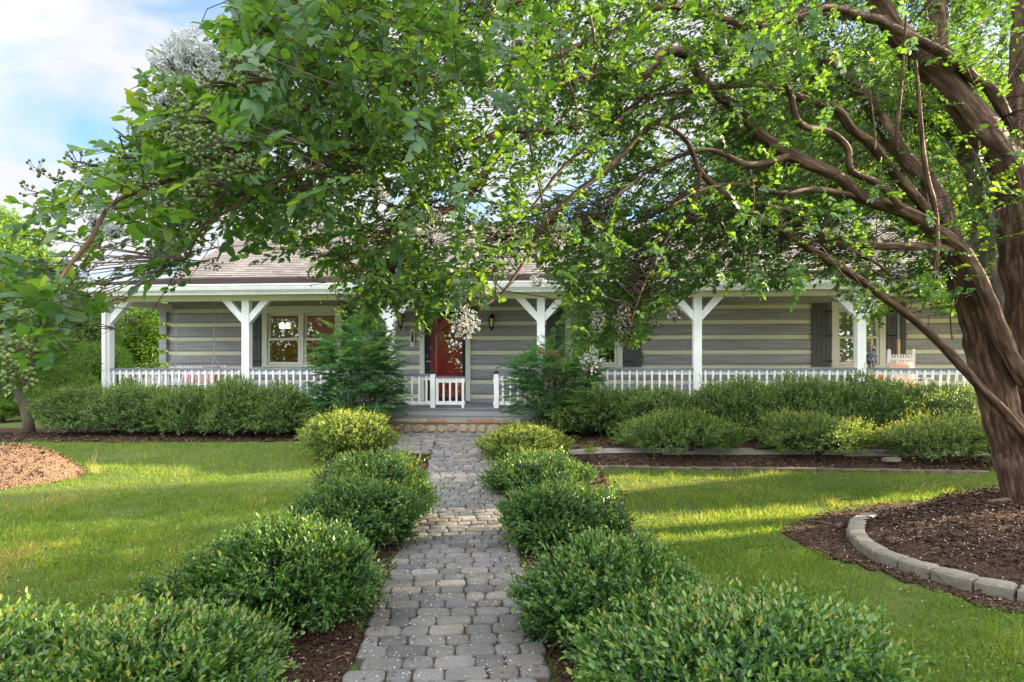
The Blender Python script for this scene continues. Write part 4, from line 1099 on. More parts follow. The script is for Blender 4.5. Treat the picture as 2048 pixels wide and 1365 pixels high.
# surface roots flaring into the mulch
for a_, ln_, rr_ in ((2.6,.75,.10),(3.3,.9,.12),(4.0,.8,.11),(4.7,.95,.12),(5.4,.7,.10),(1.9,.6,.09)):
    c_ = Vector((5.95,7.15,0)); pts_ = []
    for q_, z_ in ((.0,.42),(.16,.22),(.34,.12),(.62,.09),(1.0,.03)):
        x_, y_ = c_.x+math.cos(a_)*ln_*q_, c_.y+math.sin(a_)*ln_*q_*.8; zz_ = gz(x_,y_)+z_
        pts_.append(((x_/y_)*F+CX, HY-(zz_-EYE)/y_*F, y_, rr_*(1.15-.75*q_)))
    limb('root', pts_, 'bark', 10, .1, node=False)
branches = [
 [(2052,770,6.75,.10),(2010,690,6.7,.105),(1968,590,6.6,.10),(1931,510,6.55,.095),(1876,465,6.5,.088),(1803,421,6.35,.08),(1722,396,6.2,.075),(1675,352,6.1,.07),(1583,311,5.95,.066),(1521,271,5.85,.062),(1473,220,5.75,.058),(1429,187,5.6,.056),(1400,154,5.5,.055),(1378,114,5.4,.055),(1345,103,5.3,.056),(1319,110,5.2,.056),(1304,136,5.1,.052),(1271,154,5.0,.048),(1205,147,4.8,.042),(1158,161,4.65,.036),(1103,168,4.5,.032),(1048,172,4.3,.028),(960,168,4.0,.024),(870,165,3.8,.021),(780,171,3.5,.019),(700,180,3.3,.018),(655,176,3.1,.017),(636,196,3.0,.015),(605,222,2.9,.013),(560,242,2.75,.011),(520,275,2.6,.009),(440,320,2.45,.007),(380,362,2.3,.005)],
 [(1869,440,6.7,.07),(1803,366,6.5,.065),(1748,293,6.35,.06),(1700,253,6.2,.056),(1671,216,6.1,.052),(1609,201,5.9,.047),(1546,176,5.7,.04),(1480,170,5.5,.034),(1400,178,5.3,.028),(1320,190,5.0,.022),(1240,200,4.8,.016)],
 [(1803,414,6.2,.04),(1759,370,6.1,.04),(1702,341,6.0,.038),(1695,296,5.95,.037),(1656,264,5.85,.036),(1605,253,5.7,.035),(1588,222,5.65,.033),(1583,190,5.6,.03),(1565,157,5.5,.026),(1540,110,5.4,.018)],
 [(2060,880,6.8,.065),(2020,835,6.7,.06),(1965,780,6.6,.056),(1900,708,6.5,.053),(1850,660,6.4,.049),(1790,612,6.3,.046),(1720,562,6.15,.043),(1660,525,6.0,.046),(1620,500,5.9,.044),(1546,450,5.75,.040),(1484,418,5.6,.036),(1422,366,5.5,.032),(1400,341,5.4,.028),(1372,282,5.3,.022),(1330,250,5.2,.014)],
 [(1925,505,6.6,.055),(1880,497,6.5,.052),(1800,491,6.35,.05),(1740,488,6.25,.048),(1660,480,6.1,.042),(1630,458,6.0,.038),(1590,426,5.9,.030),(1530,410,5.75,.02)],
 [(1460,205,5.7,.036),(1396,190,5.5,.036),(1323,209,5.2,.035),(1249,223,5.0,.034),(1194,234,4.8,.033),(1140,253,4.65,.032),(1085,264,4.5,.031),(1011,260,4.3,.030),(964,282,4.15,.029),(894,300,3.95,.027),(847,304,3.8,.024),(784,322,3.6,.020),(740,338,3.4,.015),(650,368,3.1,.011),(560,384,2.9,.007)],
 [(1085,262,4.5,.022),(1052,271,4.4,.022),(982,322,4.2,.021),(956,366,4.1,.020),(927,407,4.0,.018),(883,421,3.9,.016),(821,443,3.7,.013),(737,476,3.4,.009),(690,520,3.3,.006)],
 [(1380,228,5.4,.03),(1304,249,5.1,.028),(1249,304,4.95,.027),(1194,355,4.8,.025),(1140,396,4.7,.022),(1085,458,4.55,.019),(1063,500,4.5,.016),(1035,545,4.4,.013),(1000,590,4.3,.010),(955,622,4.2,.006)],
 [(720,280,3.1,.012),(700,290,3.0,.012),(622,340,2.8,.011),(568,352,2.7,.010),(495,396,2.5,.008),(440,432,2.4,.006),(372,470,2.3,.004)],
 [(420,330,2.35,.010),(366,352,2.2,.010),(300,375,2.1,.010),(240,400,2.0,.009),(208,432,1.95,.009),(180,485,1.9,.008),(140,532,1.85,.007),(110,580,1.8,.006),(75,660,1.75,.004),(60,740,1.7,.003)],
 [(1780,40,6.5,.06),(1640,30,6.1,.05),(1500,50,5.7,.04),(1334,11,5.2,.03),(1213,70,4.9,.027),(1121,106,4.7,.024),(1048,117,4.5,.018),(960,115,4.2,.010)],
 [(1230,-60,4.9,.03),(1120,-20,4.7,.026),(1022,7,4.4,.022),(956,44,4.2,.020),(890,66,4.0,.019),(857,88,3.9,.018),(828,125,3.8,.014),(748,132,3.5,.010),(680,150,3.2,.006)],
 [(2010,230,6.8,.075),(1978,180,6.7,.07),(1949,157,6.6,.066),(1905,117,6.5,.062),(1840,84,6.4,.056),(1785,55,6.3,.05),(1730,33,6.1,.044),(1620,20,5.8,.036),(1480,90,5.4,.026),(1400,110,5.2,.016)],
 [(656,176,3.1,.012),(630,150,2.9,.011),(608,128,2.7,.010),(585,112,2.4,.008),(548,100,2.0,.006),(510,108,1.6,.004)],
 [(1400,341,5.4,.022),(1385,420,5.35,.018),(1340,470,5.2,.015),(1300,540,5.1,.011),(1270,620,5.0,.007),(1250,690,4.95,.004)],
 [(1870,560,6.4,.03),(1872,440,6.3,.03),(1850,330,6.2,.026),(1838,210,6.1,.024),(1830,120,6.0,.018)],
 [(1790,300,6.3,.022),(1800,180,6.2,.02),(1808,100,6.1,.016),(1812,20,6.0,.01)],
 [(1660,480,6.1,.03),(1700,500,6.2,.026),(1750,525,6.3,.018),(1790,560,6.35,.010)],
 [(1722,396,6.2,.04),(1640,380,6.0,.034),(1560,385,5.8,.028),(1480,370,5.6,.022),(1400,380,5.4,.016),(1330,420,5.2,.010)],
 [(1583,311,5.95,.04),(1500,330,5.7,.03),(1420,300,5.5,.024),(1340,320,5.3,.018),(1260,370,5.1,.012),(1180,440,4.9,.007)],
 [(1300,180,5.1,.024),(1220,260,4.7,.018),(1130,330,4.5,.014),(1060,420,4.4,.010),(1010,480,4.3,.006)],
 [(900,300,3.95,.018),(840,380,3.8,.014),(800,450,3.7,.010),(780,540,3.6,.006)],
 [(520,275,2.6,.010),(470,350,2.5,.008),(420,430,2.4,.006),(370,520,2.35,.004)],
 [(1720,-60,6.4,.06),(1500,-150,5.8,.05),(1250,-200,5.2,.04),(1000,-180,4.5,.03),(760,-120,3.8,.02),(560,-40,3.0,.012)],
 [(1650,-200,6.2,.05),(1300,-420,5.4,.04),(900,-500,4.6,.03),(500,-420,3.8,.018)],
]
for sp in branches: sp = [(a_,b_,c_,r_*.84) for a_,b_,c_,r_ in sp]; limb('branch', sp, 'bark', 10 if sp[0][3] > .03 else 7, .08)

# crown: leafy twigs sampled through the volume the branches fill
CP = np.array([(0,500,2.5),(30,680,2.2),(100,400,2.35),(250,480,2.6),(400,250,1.9),(500,100,2.1),(450,450,3.0),(600,350,3.4),(650,100,3.1),(760,500,3.7),(850,620,3.9),(950,200,3.4),(1000,400,4.4),(1200,150,4.3),(1200,650,5.0),(1400,400,5.5),(1500,150,4.8),(1560,330,5.8),(1700,300,6.0),(1750,600,6.3),(1900,200,6.8),(1950,500,7.0),(2048,100,7.0),(1000,-200,4.2),(1800,-250,6.3),(300,-200,2.8)], float)
def dmap(x, y):
    w_ = 1/(((x[:,None]-CP[None,:,0])/1.0)**2 + (y[:,None]-CP[None,:,1])**2 + 900.)**1.5
    return (w_*CP[None,:,2]).sum(1)/w_.sum(1)
LOW = np.array([(-400,800),(0,795),(60,775),(110,700),(145,610),(185,560),(225,500),(262,500),(300,590),(345,612),(380,560),(420,480),(480,470),(530,555),(585,545),(625,500),(665,575),(700,600),(745,645),(800,615),(850,640),(910,650),(960,625),(1000,560),(1050,500),(1090,540),(1130,610),(1155,690),(1185,725),(1225,690),(1268,722),(1300,680),(1335,635),(1390,590),(1450,575),(1510,590),(1580,585),(1640,560),(1690,600),(1740,655),(1775,650),(1805,585),(1850,620),(1905,650),(1940,600),(1985,540),(2048,480),(2600,450)], float)
TOP = np.array([(-400,640),(-40,520),(35,440),(60,345),(110,325),(150,315),(205,275),(255,215),(283,190),(300,110),(330,80),(365,50),(420,55),(455,30),(475,-20),(520,-200),(700,-520),(2600,-700)], float)
rs = np.random.RandomState(77)
n = 34000
px = rs.uniform(-260, 2500, n); py = rs.uniform(-520, 760, n)
low = np.interp(px, LOW[:,0], LOW[:,1]); top = np.interp(px, TOP[:,0], TOP[:,1])
dm0 = dmap(px, py); ok = (py < low-8-45/dm0) & (py > top+5+120/dm0)
px, py, low = px[ok], py[ok], low[ok]
dm = dmap(px, py); dep = dm*np.exp(rs.normal(.05,.20,len(px))) + np.where(rs.uniform(0,1,len(px))<.25, rs.uniform(0,2.2,len(px))*(dm/5), 0)
dep = np.maximum(dep, 1.15)
back_ = (px > 1080) & (rs.uniform(0,1,len(px)) < .83); dep = np.where(back_, dm*(1.03+np.abs(rs.normal(0,.24,len(px)))), dep)
near_edge = ((low-py) < 90) & (px < 1080)
dep = np.where(near_edge, dm*np.exp(rs.normal(0,.10,len(px))), dep)
Q = np.stack([(px-CX)/F*dep, dep, EYE-(py-HY)/F*dep],1)
lo_f = np.array([mnoise.noise(Vector(q)*1.15) for q in Q]); hi_f = np.array([mnoise.noise(Vector(q)*2.6+Vector((4,4,4))) for q in Q])
onscreen = (px>-40)&(px<2090)&(py>-40)
dens = np.interp(px, [0,300,600,1000,1300,1700,2050], [.52,.70,.72,.74,1.0,1.15,1.05]) + .35*((low-py)<170)*(px>600)
# thinner where the photograph shows sky through the crown
for hx_, hy_, sx_, sy_, k_ in ((1080,395,75,55,.85),(760,400,60,40,.7),(1380,330,60,60,.6),(1300,440,80,40,.35),(520,470,50,40,.5),(980,440,60,40,.4),(1560,450,60,50,.3),(1780,470,120,60,.6),(140,480,70,60,.75),(200,540,60,40,.8),(60,560,70,60,.3)):
    dens = dens*(1-k_*np.exp(-((px-hx_)/sx_)**2-((py-hy_)/sy_)**2))
keep = (rs.uniform(0,1,len(px)) < np.where(onscreen, dens*(.62+1.1*lo_f+.7*hi_f), np.where(px>2080,.05,.3))) & (Q[:,2] < 6.6) & (Q[:,2] > 1.2)
for hx_, hy_, sx_, sy_, dd_ in ((355,120,85,75,2.1),(450,145,95,55,1.5),(440,280,120,110,1.65),(330,230,60,50,1.7),(160,325,60,40,2.0),(75,350,50,50,2.0),(30,730,50,50,1.6),(235,465,40,35,2.1),(930,640,50,55,4.3),(790,625,35,40,4.0),(250,610,60,50,2.3),(425,530,40,40,2.6),(650,575,60,45,3.3),(1195,690,40,60,5.2),(865,470,35,30,3.9),(1075,563,25,18,4.5)):
    keep &= ~((((px-hx_)/sx_)**2+((py-hy_)/sy_)**2 < 1) & (dep < dd_+.06))
Q = Q[keep]; px, py, dep = px[keep], py[keep], dep[keep]
# the rest of the crown, above and behind the picture
m_ = 1300; W_ = np.stack([rs.uniform(-3,6.0,m_), rs.uniform(2.5,12,m_), rs.uniform(3.2,6.8,m_)],1)
e_ = ((W_[:,0]-4.5)/6.5)**2+((W_[:,1]-7)/4.6)**2+((W_[:,2]-3.6)/3.2)**2
pyw = HY-(W_[:,2]-EYE)/W_[:,1]*F; pxw = W_[:,0]/W_[:,1]*F+CX
W_ = W_[(e_<1)&((pyw<-30)|(pxw>2070))]
# the far, sun-facing side of the crown behind the trunks
m_ = 6200; bx = rs.uniform(1060,2120,m_); by = rs.uniform(-60,640,m_); bd = rs.uniform(6.2,10.4,m_); okb = by < np.interp(bx,LOW[:,0],LOW[:,1])-22; h_ = (np.arange(m_) < 2000) & (bx < 1720); by = np.where(h_, rs.uniform(400,700,m_), by); bd = np.where(h_, rs.uniform(4.9,6.9,m_), bd); okb = by < np.interp(bx,LOW[:,0],LOW[:,1])-12
B_ = np.stack([(bx-CX)/F*bd, bd, EYE-(by-HY)/F*bd],1); nb_ = np.array([mnoise.noise(Vector(q)*1.0+Vector((7,1,2))) for q in B_]); B_ = B_[okb & (rs.uniform(0,1,m_) < .62+1.1*nb_) & (B_[:,2] < 6.9)]
Q = np.concatenate([Q, W_, B_]); nQ = len(Q)
print('crown twigs', nQ)
NP = np.array([tuple(q) for q, r in NODES])
def nearest(A):
    out = np.zeros(len(A), int)
    for i in range(0, len(A), 500):
        out[i:i+500] = ((A[i:i+500,None,:]-NP[None])**2).sum(-1).argmin(1)
    return out
nn = nearest(Q); away = Q - NP[nn]; ad = np.linalg.norm(away, axis=1)
trunkdir = unit(Q - np.array([5.85,7.15,2.4]))
TD = unit(trunkdir*.55 + unit(away+1e-6)*.45 + np.array([0,0,-.12]) + rs.normal(0,.45,(nQ,3)))
TL = rs.uniform(.14,.30,nQ); per = 15
Ts = (np.arange(per)+.7)/per
side = unit(np.cross(TD, np.array([0,0,1.]) + rs.normal(0,.35,(nQ,3)))); upv = np.cross(side, TD)
sag = -.25
Pl = Q[:,None,:] + TD[:,None,:]*((Ts[None,:,None]-.5)*TL[:,None,None]) + np.array([0,0,sag])*(Ts**2)[None,:,None]*TL[:,None,None]*.5
sg = np.where(np.arange(per)%2==0, 1., -1.)
LD = unit(side[:,None,:]*sg[None,:,None]*(1.0-.45*Ts[None,:,None]) + TD[:,None,:]*(.35+.8*Ts[None,:,None]**2) + rs.normal(0,.28,(nQ,per,3)) + np.array([0,0,-.18]))
LN = unit(upv[:,None,:]*np.sign(upv[:,2:3])[:,None,:] + rs.normal(0,.42,(nQ,per,3)))
LL = ((.052)+.005*np.clip((Q[:,1:2]-3.8)/1.5,0,1))*rs.uniform(.65,1.25,(nQ,per))*rs.uniform(.8,1.15,(nQ,1)); 
tone = rs.normal(.42,.20,(nQ,1)) + rs.normal(0,.16,(nQ,per)) + .16*(Ts[None,:]>.85)
tone = np.clip(tone,0,1); drop = rs.uniform(0,1,(nQ,per)) < .12
k = nQ*per; sel = ~drop.ravel()
dd = np.repeat(Q[:,1], per)
A_ = [a.reshape(k,-1) for a in (Pl, LD, LN)]; L_ = LL.ravel(); R_ = tone.ravel()
parts = []
for cond, tpl in ((sel&(dd<4.2)&(dd>0), (T8,F8)), (sel&((dd>=4.2)|(dd<=0)), (T4,F4))):
    parts.append(leaves(A_[0][cond], A_[1][cond], A_[2][cond], L_[cond], L_[cond]*(.52 if tpl[0] is T8 else .60), R_[cond], tpl))
# leaf sprays nearest the camera
spray_st = []
def spray(px, py, d, n, leaf, seed, spread=60, tone=.4, w_=.52):
    rs = np.random.RandomState(seed); c = np.array(P(px,py,d)-TO); s = spread/F*d
    base = c + rs.normal(0,1,(n,3))*np.array([s,s*.8,s*.55])
    k = 6; ang = np.arange(k)*2*math.pi/k
    ax = unit(rs.normal(0,.45,(n,3)) + np.array([-.25,-.45,.5])); s1 = unit(np.cross(ax, rdir(n,rs))); s2 = np.cross(ax,s1)
    rd_ = np.cos(ang)[None,:,None]*s1[:,None]+np.sin(ang)[None,:,None]*s2[:,None]
    D = unit(rd_ + ax[:,None]*rs.uniform(-.1,.5,(n,k,1)) + rs.normal(0,.15,(n,k,3))); N = np.repeat(ax[:,None],k,1)+rs.normal(0,.25,(n,k,3))
    L = leaf*rs.uniform(.75,1.15,n*k)
    b = np.repeat(base[:,None],k,1) + ax[:,None]*rs.uniform(-.02,.02,(n,k,1))
    v, f, r = leaves(b.reshape(-1,3), D.reshape(-1,3), N.reshape(-1,3), L, L*w_, np.clip(rs.normal(tone,.12,n*k),0,1), (T8,F8))
    parts.append((v+np.array(TO), f, r))
    st_ = prisms(np.repeat((c+np.array([.1,.1,-.02]))[None],n,0), base+ax*.02, np.full(n,.002), np.full(n,.0012)); spray_st.append((st_[0]+np.array(TO), st_[1], st_[2]))
for i, sp in enumerate([(545,105,1.25,1,.062,55,20),(490,240,1.4,2,.05,56,40),(960,185,2.6,11,.052,57,62),(1040,215,2.6,5,.052,58,40),(870,235,2.7,5,.05,59,50),(1150,115,3.0,3,.06,60,30),(1545,110,3.2,5,.062,61,50),(1580,75,3.3,4,.06,62,30),(740,65,2.6,2,.055,63,24),(60,570,1.7,3,.058,64,50),(120,640,1.75,3,.058,65,30),(40,600,1.6,3,.058,66,40),(160,600,1.9,2,.055,67,30),(1940,25,4.5,3,.07,68,40),(470,285,1.5,1,.06,69,20),(540,290,1.45,1,.055,70,10),(720,290,2.8,3,.05,71,30),(1745,110,5,3,.06,72,40)]):
    spray(*sp[:5], sp[5], sp[6], .35)

v, f, r = merge(parts)
crown = link('crown', np_mesh('crown', v - np.array(TO), f, M['myrtle'], r), tree)
print('crown leaves', int(sel.sum()))
# twigs: each spray's own stem, and finer branchlets back to the nearest limb
A1 = Q - TD*TL[:,None]*.5; B1 = Q + TD*TL[:,None]*.5 + np.array([0,0,sag*.5])*TL[:,None]
pr = [prisms(A1, B1, np.full(nQ,.0022), np.full(nQ,.0010))]
near_ = (ad < 1.5) & (rs.uniform(0,1,nQ) < np.where(Q[:,1]<2.6,.25,.55)); src = NP[nn[near_]]; dst = A1[near_]
rsc = np.clip(dst[:,1]/5,.28,1); mid = (src+dst)/2 + rs.normal(0,.05,src.shape) + np.array([0,0,.06])
pr += [prisms(src, mid, rsc*.0055, rsc*.004), prisms(mid, dst, rsc*.004, rsc*.002)]
v, f, r = merge(pr+spray_st); link('twigs', np_mesh('twigs', v - np.array(TO), f, M['twig'], r), tree)
# a few longer thin shoots hanging or rising through the crown
rnd = random.Random(3)
for a, b in (((1870,560,6.2),(1885,470,6.2)),((790,0,3.4),(840,140,3.6)),((1120,40,4.2),(1150,290,4.3)),((1180,30,4.4),(1182,170,4.5)),((1750,300,5.8),(1738,150,5.8)),((1735,560,6.2),(1752,420,6.2)),((1905,680,6.5),(1908,560,6.5)),((1590,30,5.4),(1600,150,5.4)),((1040,180,4.2),(1110,500,4.4)),((1500,340,5.6),(1495,560,5.6))):
    m_ = [tuple(a[i]+(b[i]-a[i])*t_ + (rnd.uniform(-12,12) if i < 2 else 0) for i in range(3)) for t_ in (.35,.7)]
    limb('branch', [(*a,.010),(*m_[0],.008),(*m_[1],.006),(*b,.003)], 'bark', 6, .0, node=False)
# white flower heads
def panicle(px, py, d, wpx, hpx, n, seed, cream=0.0, axis=(0,0,1)):
    n = int(n*1.7)
    rs = np.random.RandomState(seed); c = P(px, py, d); a = wpx/F*d/2; b = hpx/F*d/2
    D = rdir(n*3, rs)*(rs.uniform(0,1,(n*3,1))**.4); 
    Pn = np.repeat(np.array(c)[None] - np.array(TO)[None] + D[:n]*np.array([a, a, b]), 6, 0)
    fl = rdir(n, rs); ang = np.tile(np.arange(6)*math.pi/3, n); F3 = np.repeat(fl,6,0)
    s1 = unit(np.cross(F3, np.array([.2,.3,.9]))); s2 = np.cross(F3, s1)
    rd_ = np.cos(ang)[:,None]*s1 + np.sin(ang)[:,None]*s2
    L = rs.uniform(.006,.011,n*6); v, f, r = leaves(Pn+rd_*.003, rd_+F3*rs.uniform(.1,.7,(n*6,1)), F3+rs.normal(0,.4,F3.shape), L, L*1.0, np.clip(rs.uniform(0,.7,n*6)+cream,0,1), (T4,F4))
    o = link('flower_panicle', np_mesh('flower_panicle', v, f, M['petal'], r), tree)
    stem = prisms(np.repeat((np.array(c)-np.array(TO)+np.array([0,0,-b*.8]))[None],min(n,40),0), Pn[::6][:min(n,40)], np.full(min(n,40),.0015), np.full(min(n,40),.0008))
    link('flower_stalk', np_mesh('flower_stalk', *stem[:2], M['twig'], stem[2]), o)
for i, sp in enumerate([(385,105,1.9,95,90,150),(345,120,1.95,90,50,90),(420,150,1.9,60,60,70),(330,205,2.0,40,30,30),(560,215,2.8,70,60,50),(230,465,2.0,34,28,26),(190,440,2.05,40,40,24),(930,645,4.0,62,70,120),(905,600,4.0,40,60,60),(862,470,3.7,60,50,60),(760,385,3.4,40,40,30),(1075,563,4.4,36,26,40),(965,588,4.1,40,50,40),(440,240,2.2,60,50,40),(880,440,3.7,40,30,30),(670,245,3.0,30,30,20),(1120,480,4.6,40,40,30),(640,500,3.2,30,24,16),(1130,455,4.6,50,30,30)]):
    panicle(*sp, 300+i)
for i, sp in enumerate([(1195,640,5.0,34,60,50),(1180,720,5.0,44,60,50),(1245,640,5.0,40,60,40),(1795,540,6.3,36,50,40),(1350,630,5.3,30,40,20),(1690,455,5.9,40,40,24)]):
    panicle(*sp, 340+i, cream=.35)
# green seed heads: forked stalks carrying round capsules
def seeds(px, py, d, wpx, hpx, n, seed, rad=.0048, tone=(.0,.7)):
    rs = np.random.RandomState(seed); c = P(px, py, d) - TO; a = wpx/F*d/2; b = hpx/F*d/2
    e = MB(); s = MB()
    root = c + Vector((a*.9, 0, -b*.3))
    for i in range(n):
        D = rdir(1, rs)[0]*rs.uniform(.2,1)**.5; p = c + Vector((D[0]*a, D[1]*a, D[2]*b)); r = rad*rs.uniform(.75,1.15)
        e.ball(p, (r, r, r*1.1), 0, 7, float(rs.uniform(*tone)))
        j = c + (p-c)*.45 + Vector((0,0,-.01))
        s.tube([j, p], [.0010,.0008], 3, cap=False)
        if i % 4 == 0: s.tube([root, j], [.0018,.0012], 3, cap=False)
    o = e.build('seed_cluster', M['pod'], tree, smooth=True, att=True); s.build('seed_stalk', M['twig'], o)
for i, sp in enumerate([(495,150,1.35,110,70,46),(430,160,1.4,90,60,30),(480,130,1.35,60,40,16),(350,200,1.6,50,70,20),(395,235,1.55,90,60,34),(340,265,1.6,60,50,20),(375,275,1.55,80,60,36),(440,290,1.5,110,70,50),(480,330,1.5,90,70,46),(400,310,1.55,80,60,34),(420,360,1.6,80,70,34),(290,360,1.8,60,50,24),(390,385,1.7,60,50,24),(250,310,1.9,50,40,18),(160,325,1.9,80,40,26),(75,335,1.9,40,50,12),(60,380,1.9,40,40,10),(110,355,1.9,40,40,10),(340,400,1.8,40,40,14)]):
    seeds(*sp, 400+i)
for i, sp in enumerate([(25,690,1.5,60,50,24),(35,760,1.5,70,60,30),(15,730,1.45,50,50,18),(60,700,1.6,50,30,14)]):
    seeds(*sp, 430+i, .0055)
for i, sp in enumerate([(235,590,2.2,50,50,12),(255,640,2.2,40,40,12),(200,560,2.2,50,40,8),(350,545,2.4,40,60,14),(425,530,2.5,40,40,14),(330,450,2.3,40,40,12),(625,560,3.0,60,40,16),(670,600,3.2,60,50,18)]):
    seeds(*sp, 440+i, .0045, (.6,1.0))
for i, sp in enumerate([(790,625,3.8,46,60,40),(845,655,3.9,40,50,36),(720,605,3.4,50,60,30),(980,470,4.2,40,50,20),(690,545,3.3,40,60,16)]):
    seeds(*sp, 450+i, .0055, (.3,.8))
# ------------------------------------------------------------------ background and side trees
def crown_mesh(name, seed, blobs, n, leaf, mat, asp=.6):
    rs = np.random.RandomState(seed); parts = []
    cs = []
    for i in range(blobs):
        d = rdir(1,rs)[0]; q = rs.uniform(.25,.78); cs.append((d*q*np.array([1,1,.9]), rs.uniform(.22,.42)))
    w_ = np.array([c[1]**2 for c in cs]); w_ /= w_.sum(); which = rs.choice(blobs, n, p=w_)
    Cc = np.array([c[0] for c in cs])[which]; Rr = np.array([c[1] for c in cs])[which]
    D = rdir(n,rs); D[:,2] = np.where(D[:,2] < -.4, -D[:,2], D[:,2])
    p = Cc + D*(Rr*(1-np.abs(rs.normal(0,.16,n))))[:,None]
    k = 4; p = np.repeat(p,k,0) + rs.normal(0,leaf*1.0,(n*k,3))
    LDv = unit(np.repeat(D,k,0)*.5 + rs.normal(0,.7,(n*k,3)) + np.array([0,0,-.25])); N = unit(np.repeat(D,k,0)+rs.normal(0,.5,(n*k,3))+np.array([0,0,.4]))
    L = leaf*rs.uniform(.6,1.3,n*k); r = np.clip(np.repeat(rs.normal(.45,.2,n),k)+rs.normal(0,.1,n*k),0,1)
    v, f, r = leaves(p, LDv, N, L, L*asp, r, (T4,F4)); return np_mesh(name, v, f, mat, r), cs
CM = [crown_mesh('tree_crown_%d' % i, 500+i, 20+4*i, 6500, .05, M['wood_leaf']) for i in range(3)]
def bg_tree(name, x, y, h, r, label, i, cr_low=.25, group='trees beyond the house and garden', lean=(0,0)):
    z = gz(x, y); e = tag(empty(name, (x, y, z)), label, 'tree', group)
    me, cs = CM[i % 3]; ch = h*(1-cr_low); c = link('crown', me, e); c.location = (lean[0], lean[1], h-ch/2); c.scale = (r, r, ch/2*1.08); c.rotation_euler = (0,0,i*1.3)
    mb = MB(); tr_ = .018*h+.04
    mb.tube([(0,0,-.1),(lean[0]*.3,lean[1]*.3,h*.2),(lean[0]*.7,lean[1]*.7,h*.5),(lean[0],lean[1],h*.82)], [tr_*1.25,tr_,tr_*.7,tr_*.2], 9)
    ca, sa = math.cos(i*1.3), math.sin(i*1.3)
    for q, rr in cs[:9]:
        X, Y = q[0]*ca-q[1]*sa, q[0]*sa+q[1]*ca
        p = Vector((lean[0]+X*r*.85, lean[1]+Y*r*.85, h-ch/2+q[2]*ch/2*.9)); b = Vector((lean[0]*.5,lean[1]*.5,h*(.22+.3*random.random())))
        mb.tube([b, b.lerp(p,.5)+Vector((0,0,.05*h*.3)), p], [tr_*.4,tr_*.28,tr_*.08], 6)
    mb.build('trunk', M['bark_grey_plain'], e, smooth=True)
M['bark_grey_plain'] = paint('tree_bark', (.06,.045,.035), (.15,.12,.09), 7, .9, .8, (3,3,.6))
def at(px, d): return (px-CX)/F*d
for i, (px_, d, ytop, wpx, nm, lb, cl) in enumerate([
    (-5,19,425,240,'broadleaf_tree','tall yellow green tree at the left edge behind the drooping myrtle branch',.12),
    (165,26,560,200,'broadleaf_tree','leafy tree seen between the left edge and the corner porch post',.10),
    (285,30,575,230,'broadleaf_tree','dark green tree seen through the open left end of the porch',.08),
    (70,33,600,220,'broadleaf_tree','distant tree filling the gap low behind the leaning small tree',.05),
    (390,36,590,260,'broadleaf_tree','tree whose edge shows past the left log corner of the house',.05),
    (215,20,690,170,'garden_shrub','bright yellow green bush behind the left end of the porch hedge',.02),
    (110,17,735,170,'garden_shrub','yellow leaved bush low behind the leaning small tree',.02),
    (5,16,800,140,'garden_shrub','low bush at the left edge beside the mulch bed',.02),
    (-60,24,560,300,'broadleaf_tree','tree cut off by the left edge of the photo',.1),
    (2030,30,330,330,'broadleaf_tree','sunlit tree behind the myrtle trunk beyond the right end of the house',.08),
    (1955,19,640,110,'garden_shrub','bright bush between the right log corner and the myrtle trunk',.02),
    (2240,32,150,330,'broadleaf_tree','tree at the right edge of the photo behind the myrtle',.08),
    (2700,15.6,-190,200,'broadleaf_tree','unseen tall tree added off the right edge to shade the left lawn',.58),  # unseen, like the next four; added to block sun from the garden
    (2533,11.6,316,237,'broadleaf_tree','unseen tall tree added off the right edge to shade the left lawn',.02),  # a tall shrub under the tree name, added to shade the right lawn
    (3642,7.4,-360,900,'broadleaf_tree','unseen tall tree added off the right edge to shade the left lawn',.2),
    (5500,4.2,-900,1400,'broadleaf_tree','unseen tall tree added off the right edge to shade the left lawn',.2),
    (3885,8.3,-1088,440,'broadleaf_tree','unseen tall tree added off the right edge to shade the left lawn',.38),
    (1820,30,60,420,'broadleaf_tree','tall tree rising behind the right half of the roof',.15),
    (1560,36,130,420,'broadleaf_tree','tall tree behind the roof ridge, seen through the myrtle crown',.15)]):
    h = EYE-(ytop-HY)/F*d - gz(0,d); bg_tree(nm, at(px_,d), d, h, wpx/F*d/2, lb, i, cl)
# small leaning tree with a weeping crown at the left
g = G(58, 868); e = tag(empty('weeping_tree', g), 'small leaning tree with a drooping crown left of the porch hedge', 'tree')
mb = MB(); d = g.y
def rel(px_, py_, dd=0): return P(px_, py_, d+dd) - g
mb.tube([rel(60,872),rel(56,840),rel(46,805),rel(30,775),rel(12,745),rel(0,715)], [.115,.095,.085,.08,.07,.05], 12, flute=.08)
mb.tube([rel(30,775),rel(55,735),rel(85,705)], [.06,.04,.02], 8); mb.tube([rel(12,745),rel(-30,700),rel(-60,690)], [.05,.03,.02], 8)
mb.build('trunk', M['bark_grey_plain'], e, smooth=True)
rs = np.random.RandomState(9); n = 420; tops = np.stack([rs.uniform(-1.5,1.4,n), rs.uniform(-1,1,n), rs.uniform(1.3,2.3,n)],1); tops[:,0] -= .2
ln = rs.uniform(.3,1.1,n); per = 14; Ts = np.arange(per)/per
Pn = tops[:,None,:] + np.stack([Ts[None,:]*rs.uniform(-.25,.35,(n,1)), Ts[None,:]*rs.uniform(-.2,.2,(n,1)), -Ts[None,:]*ln[:,None]],-1)
D = unit(rs.normal(0,.5,(n,per,3))+np.array([0,0,-.8])); L = rs.uniform(.05,.09,n*per)
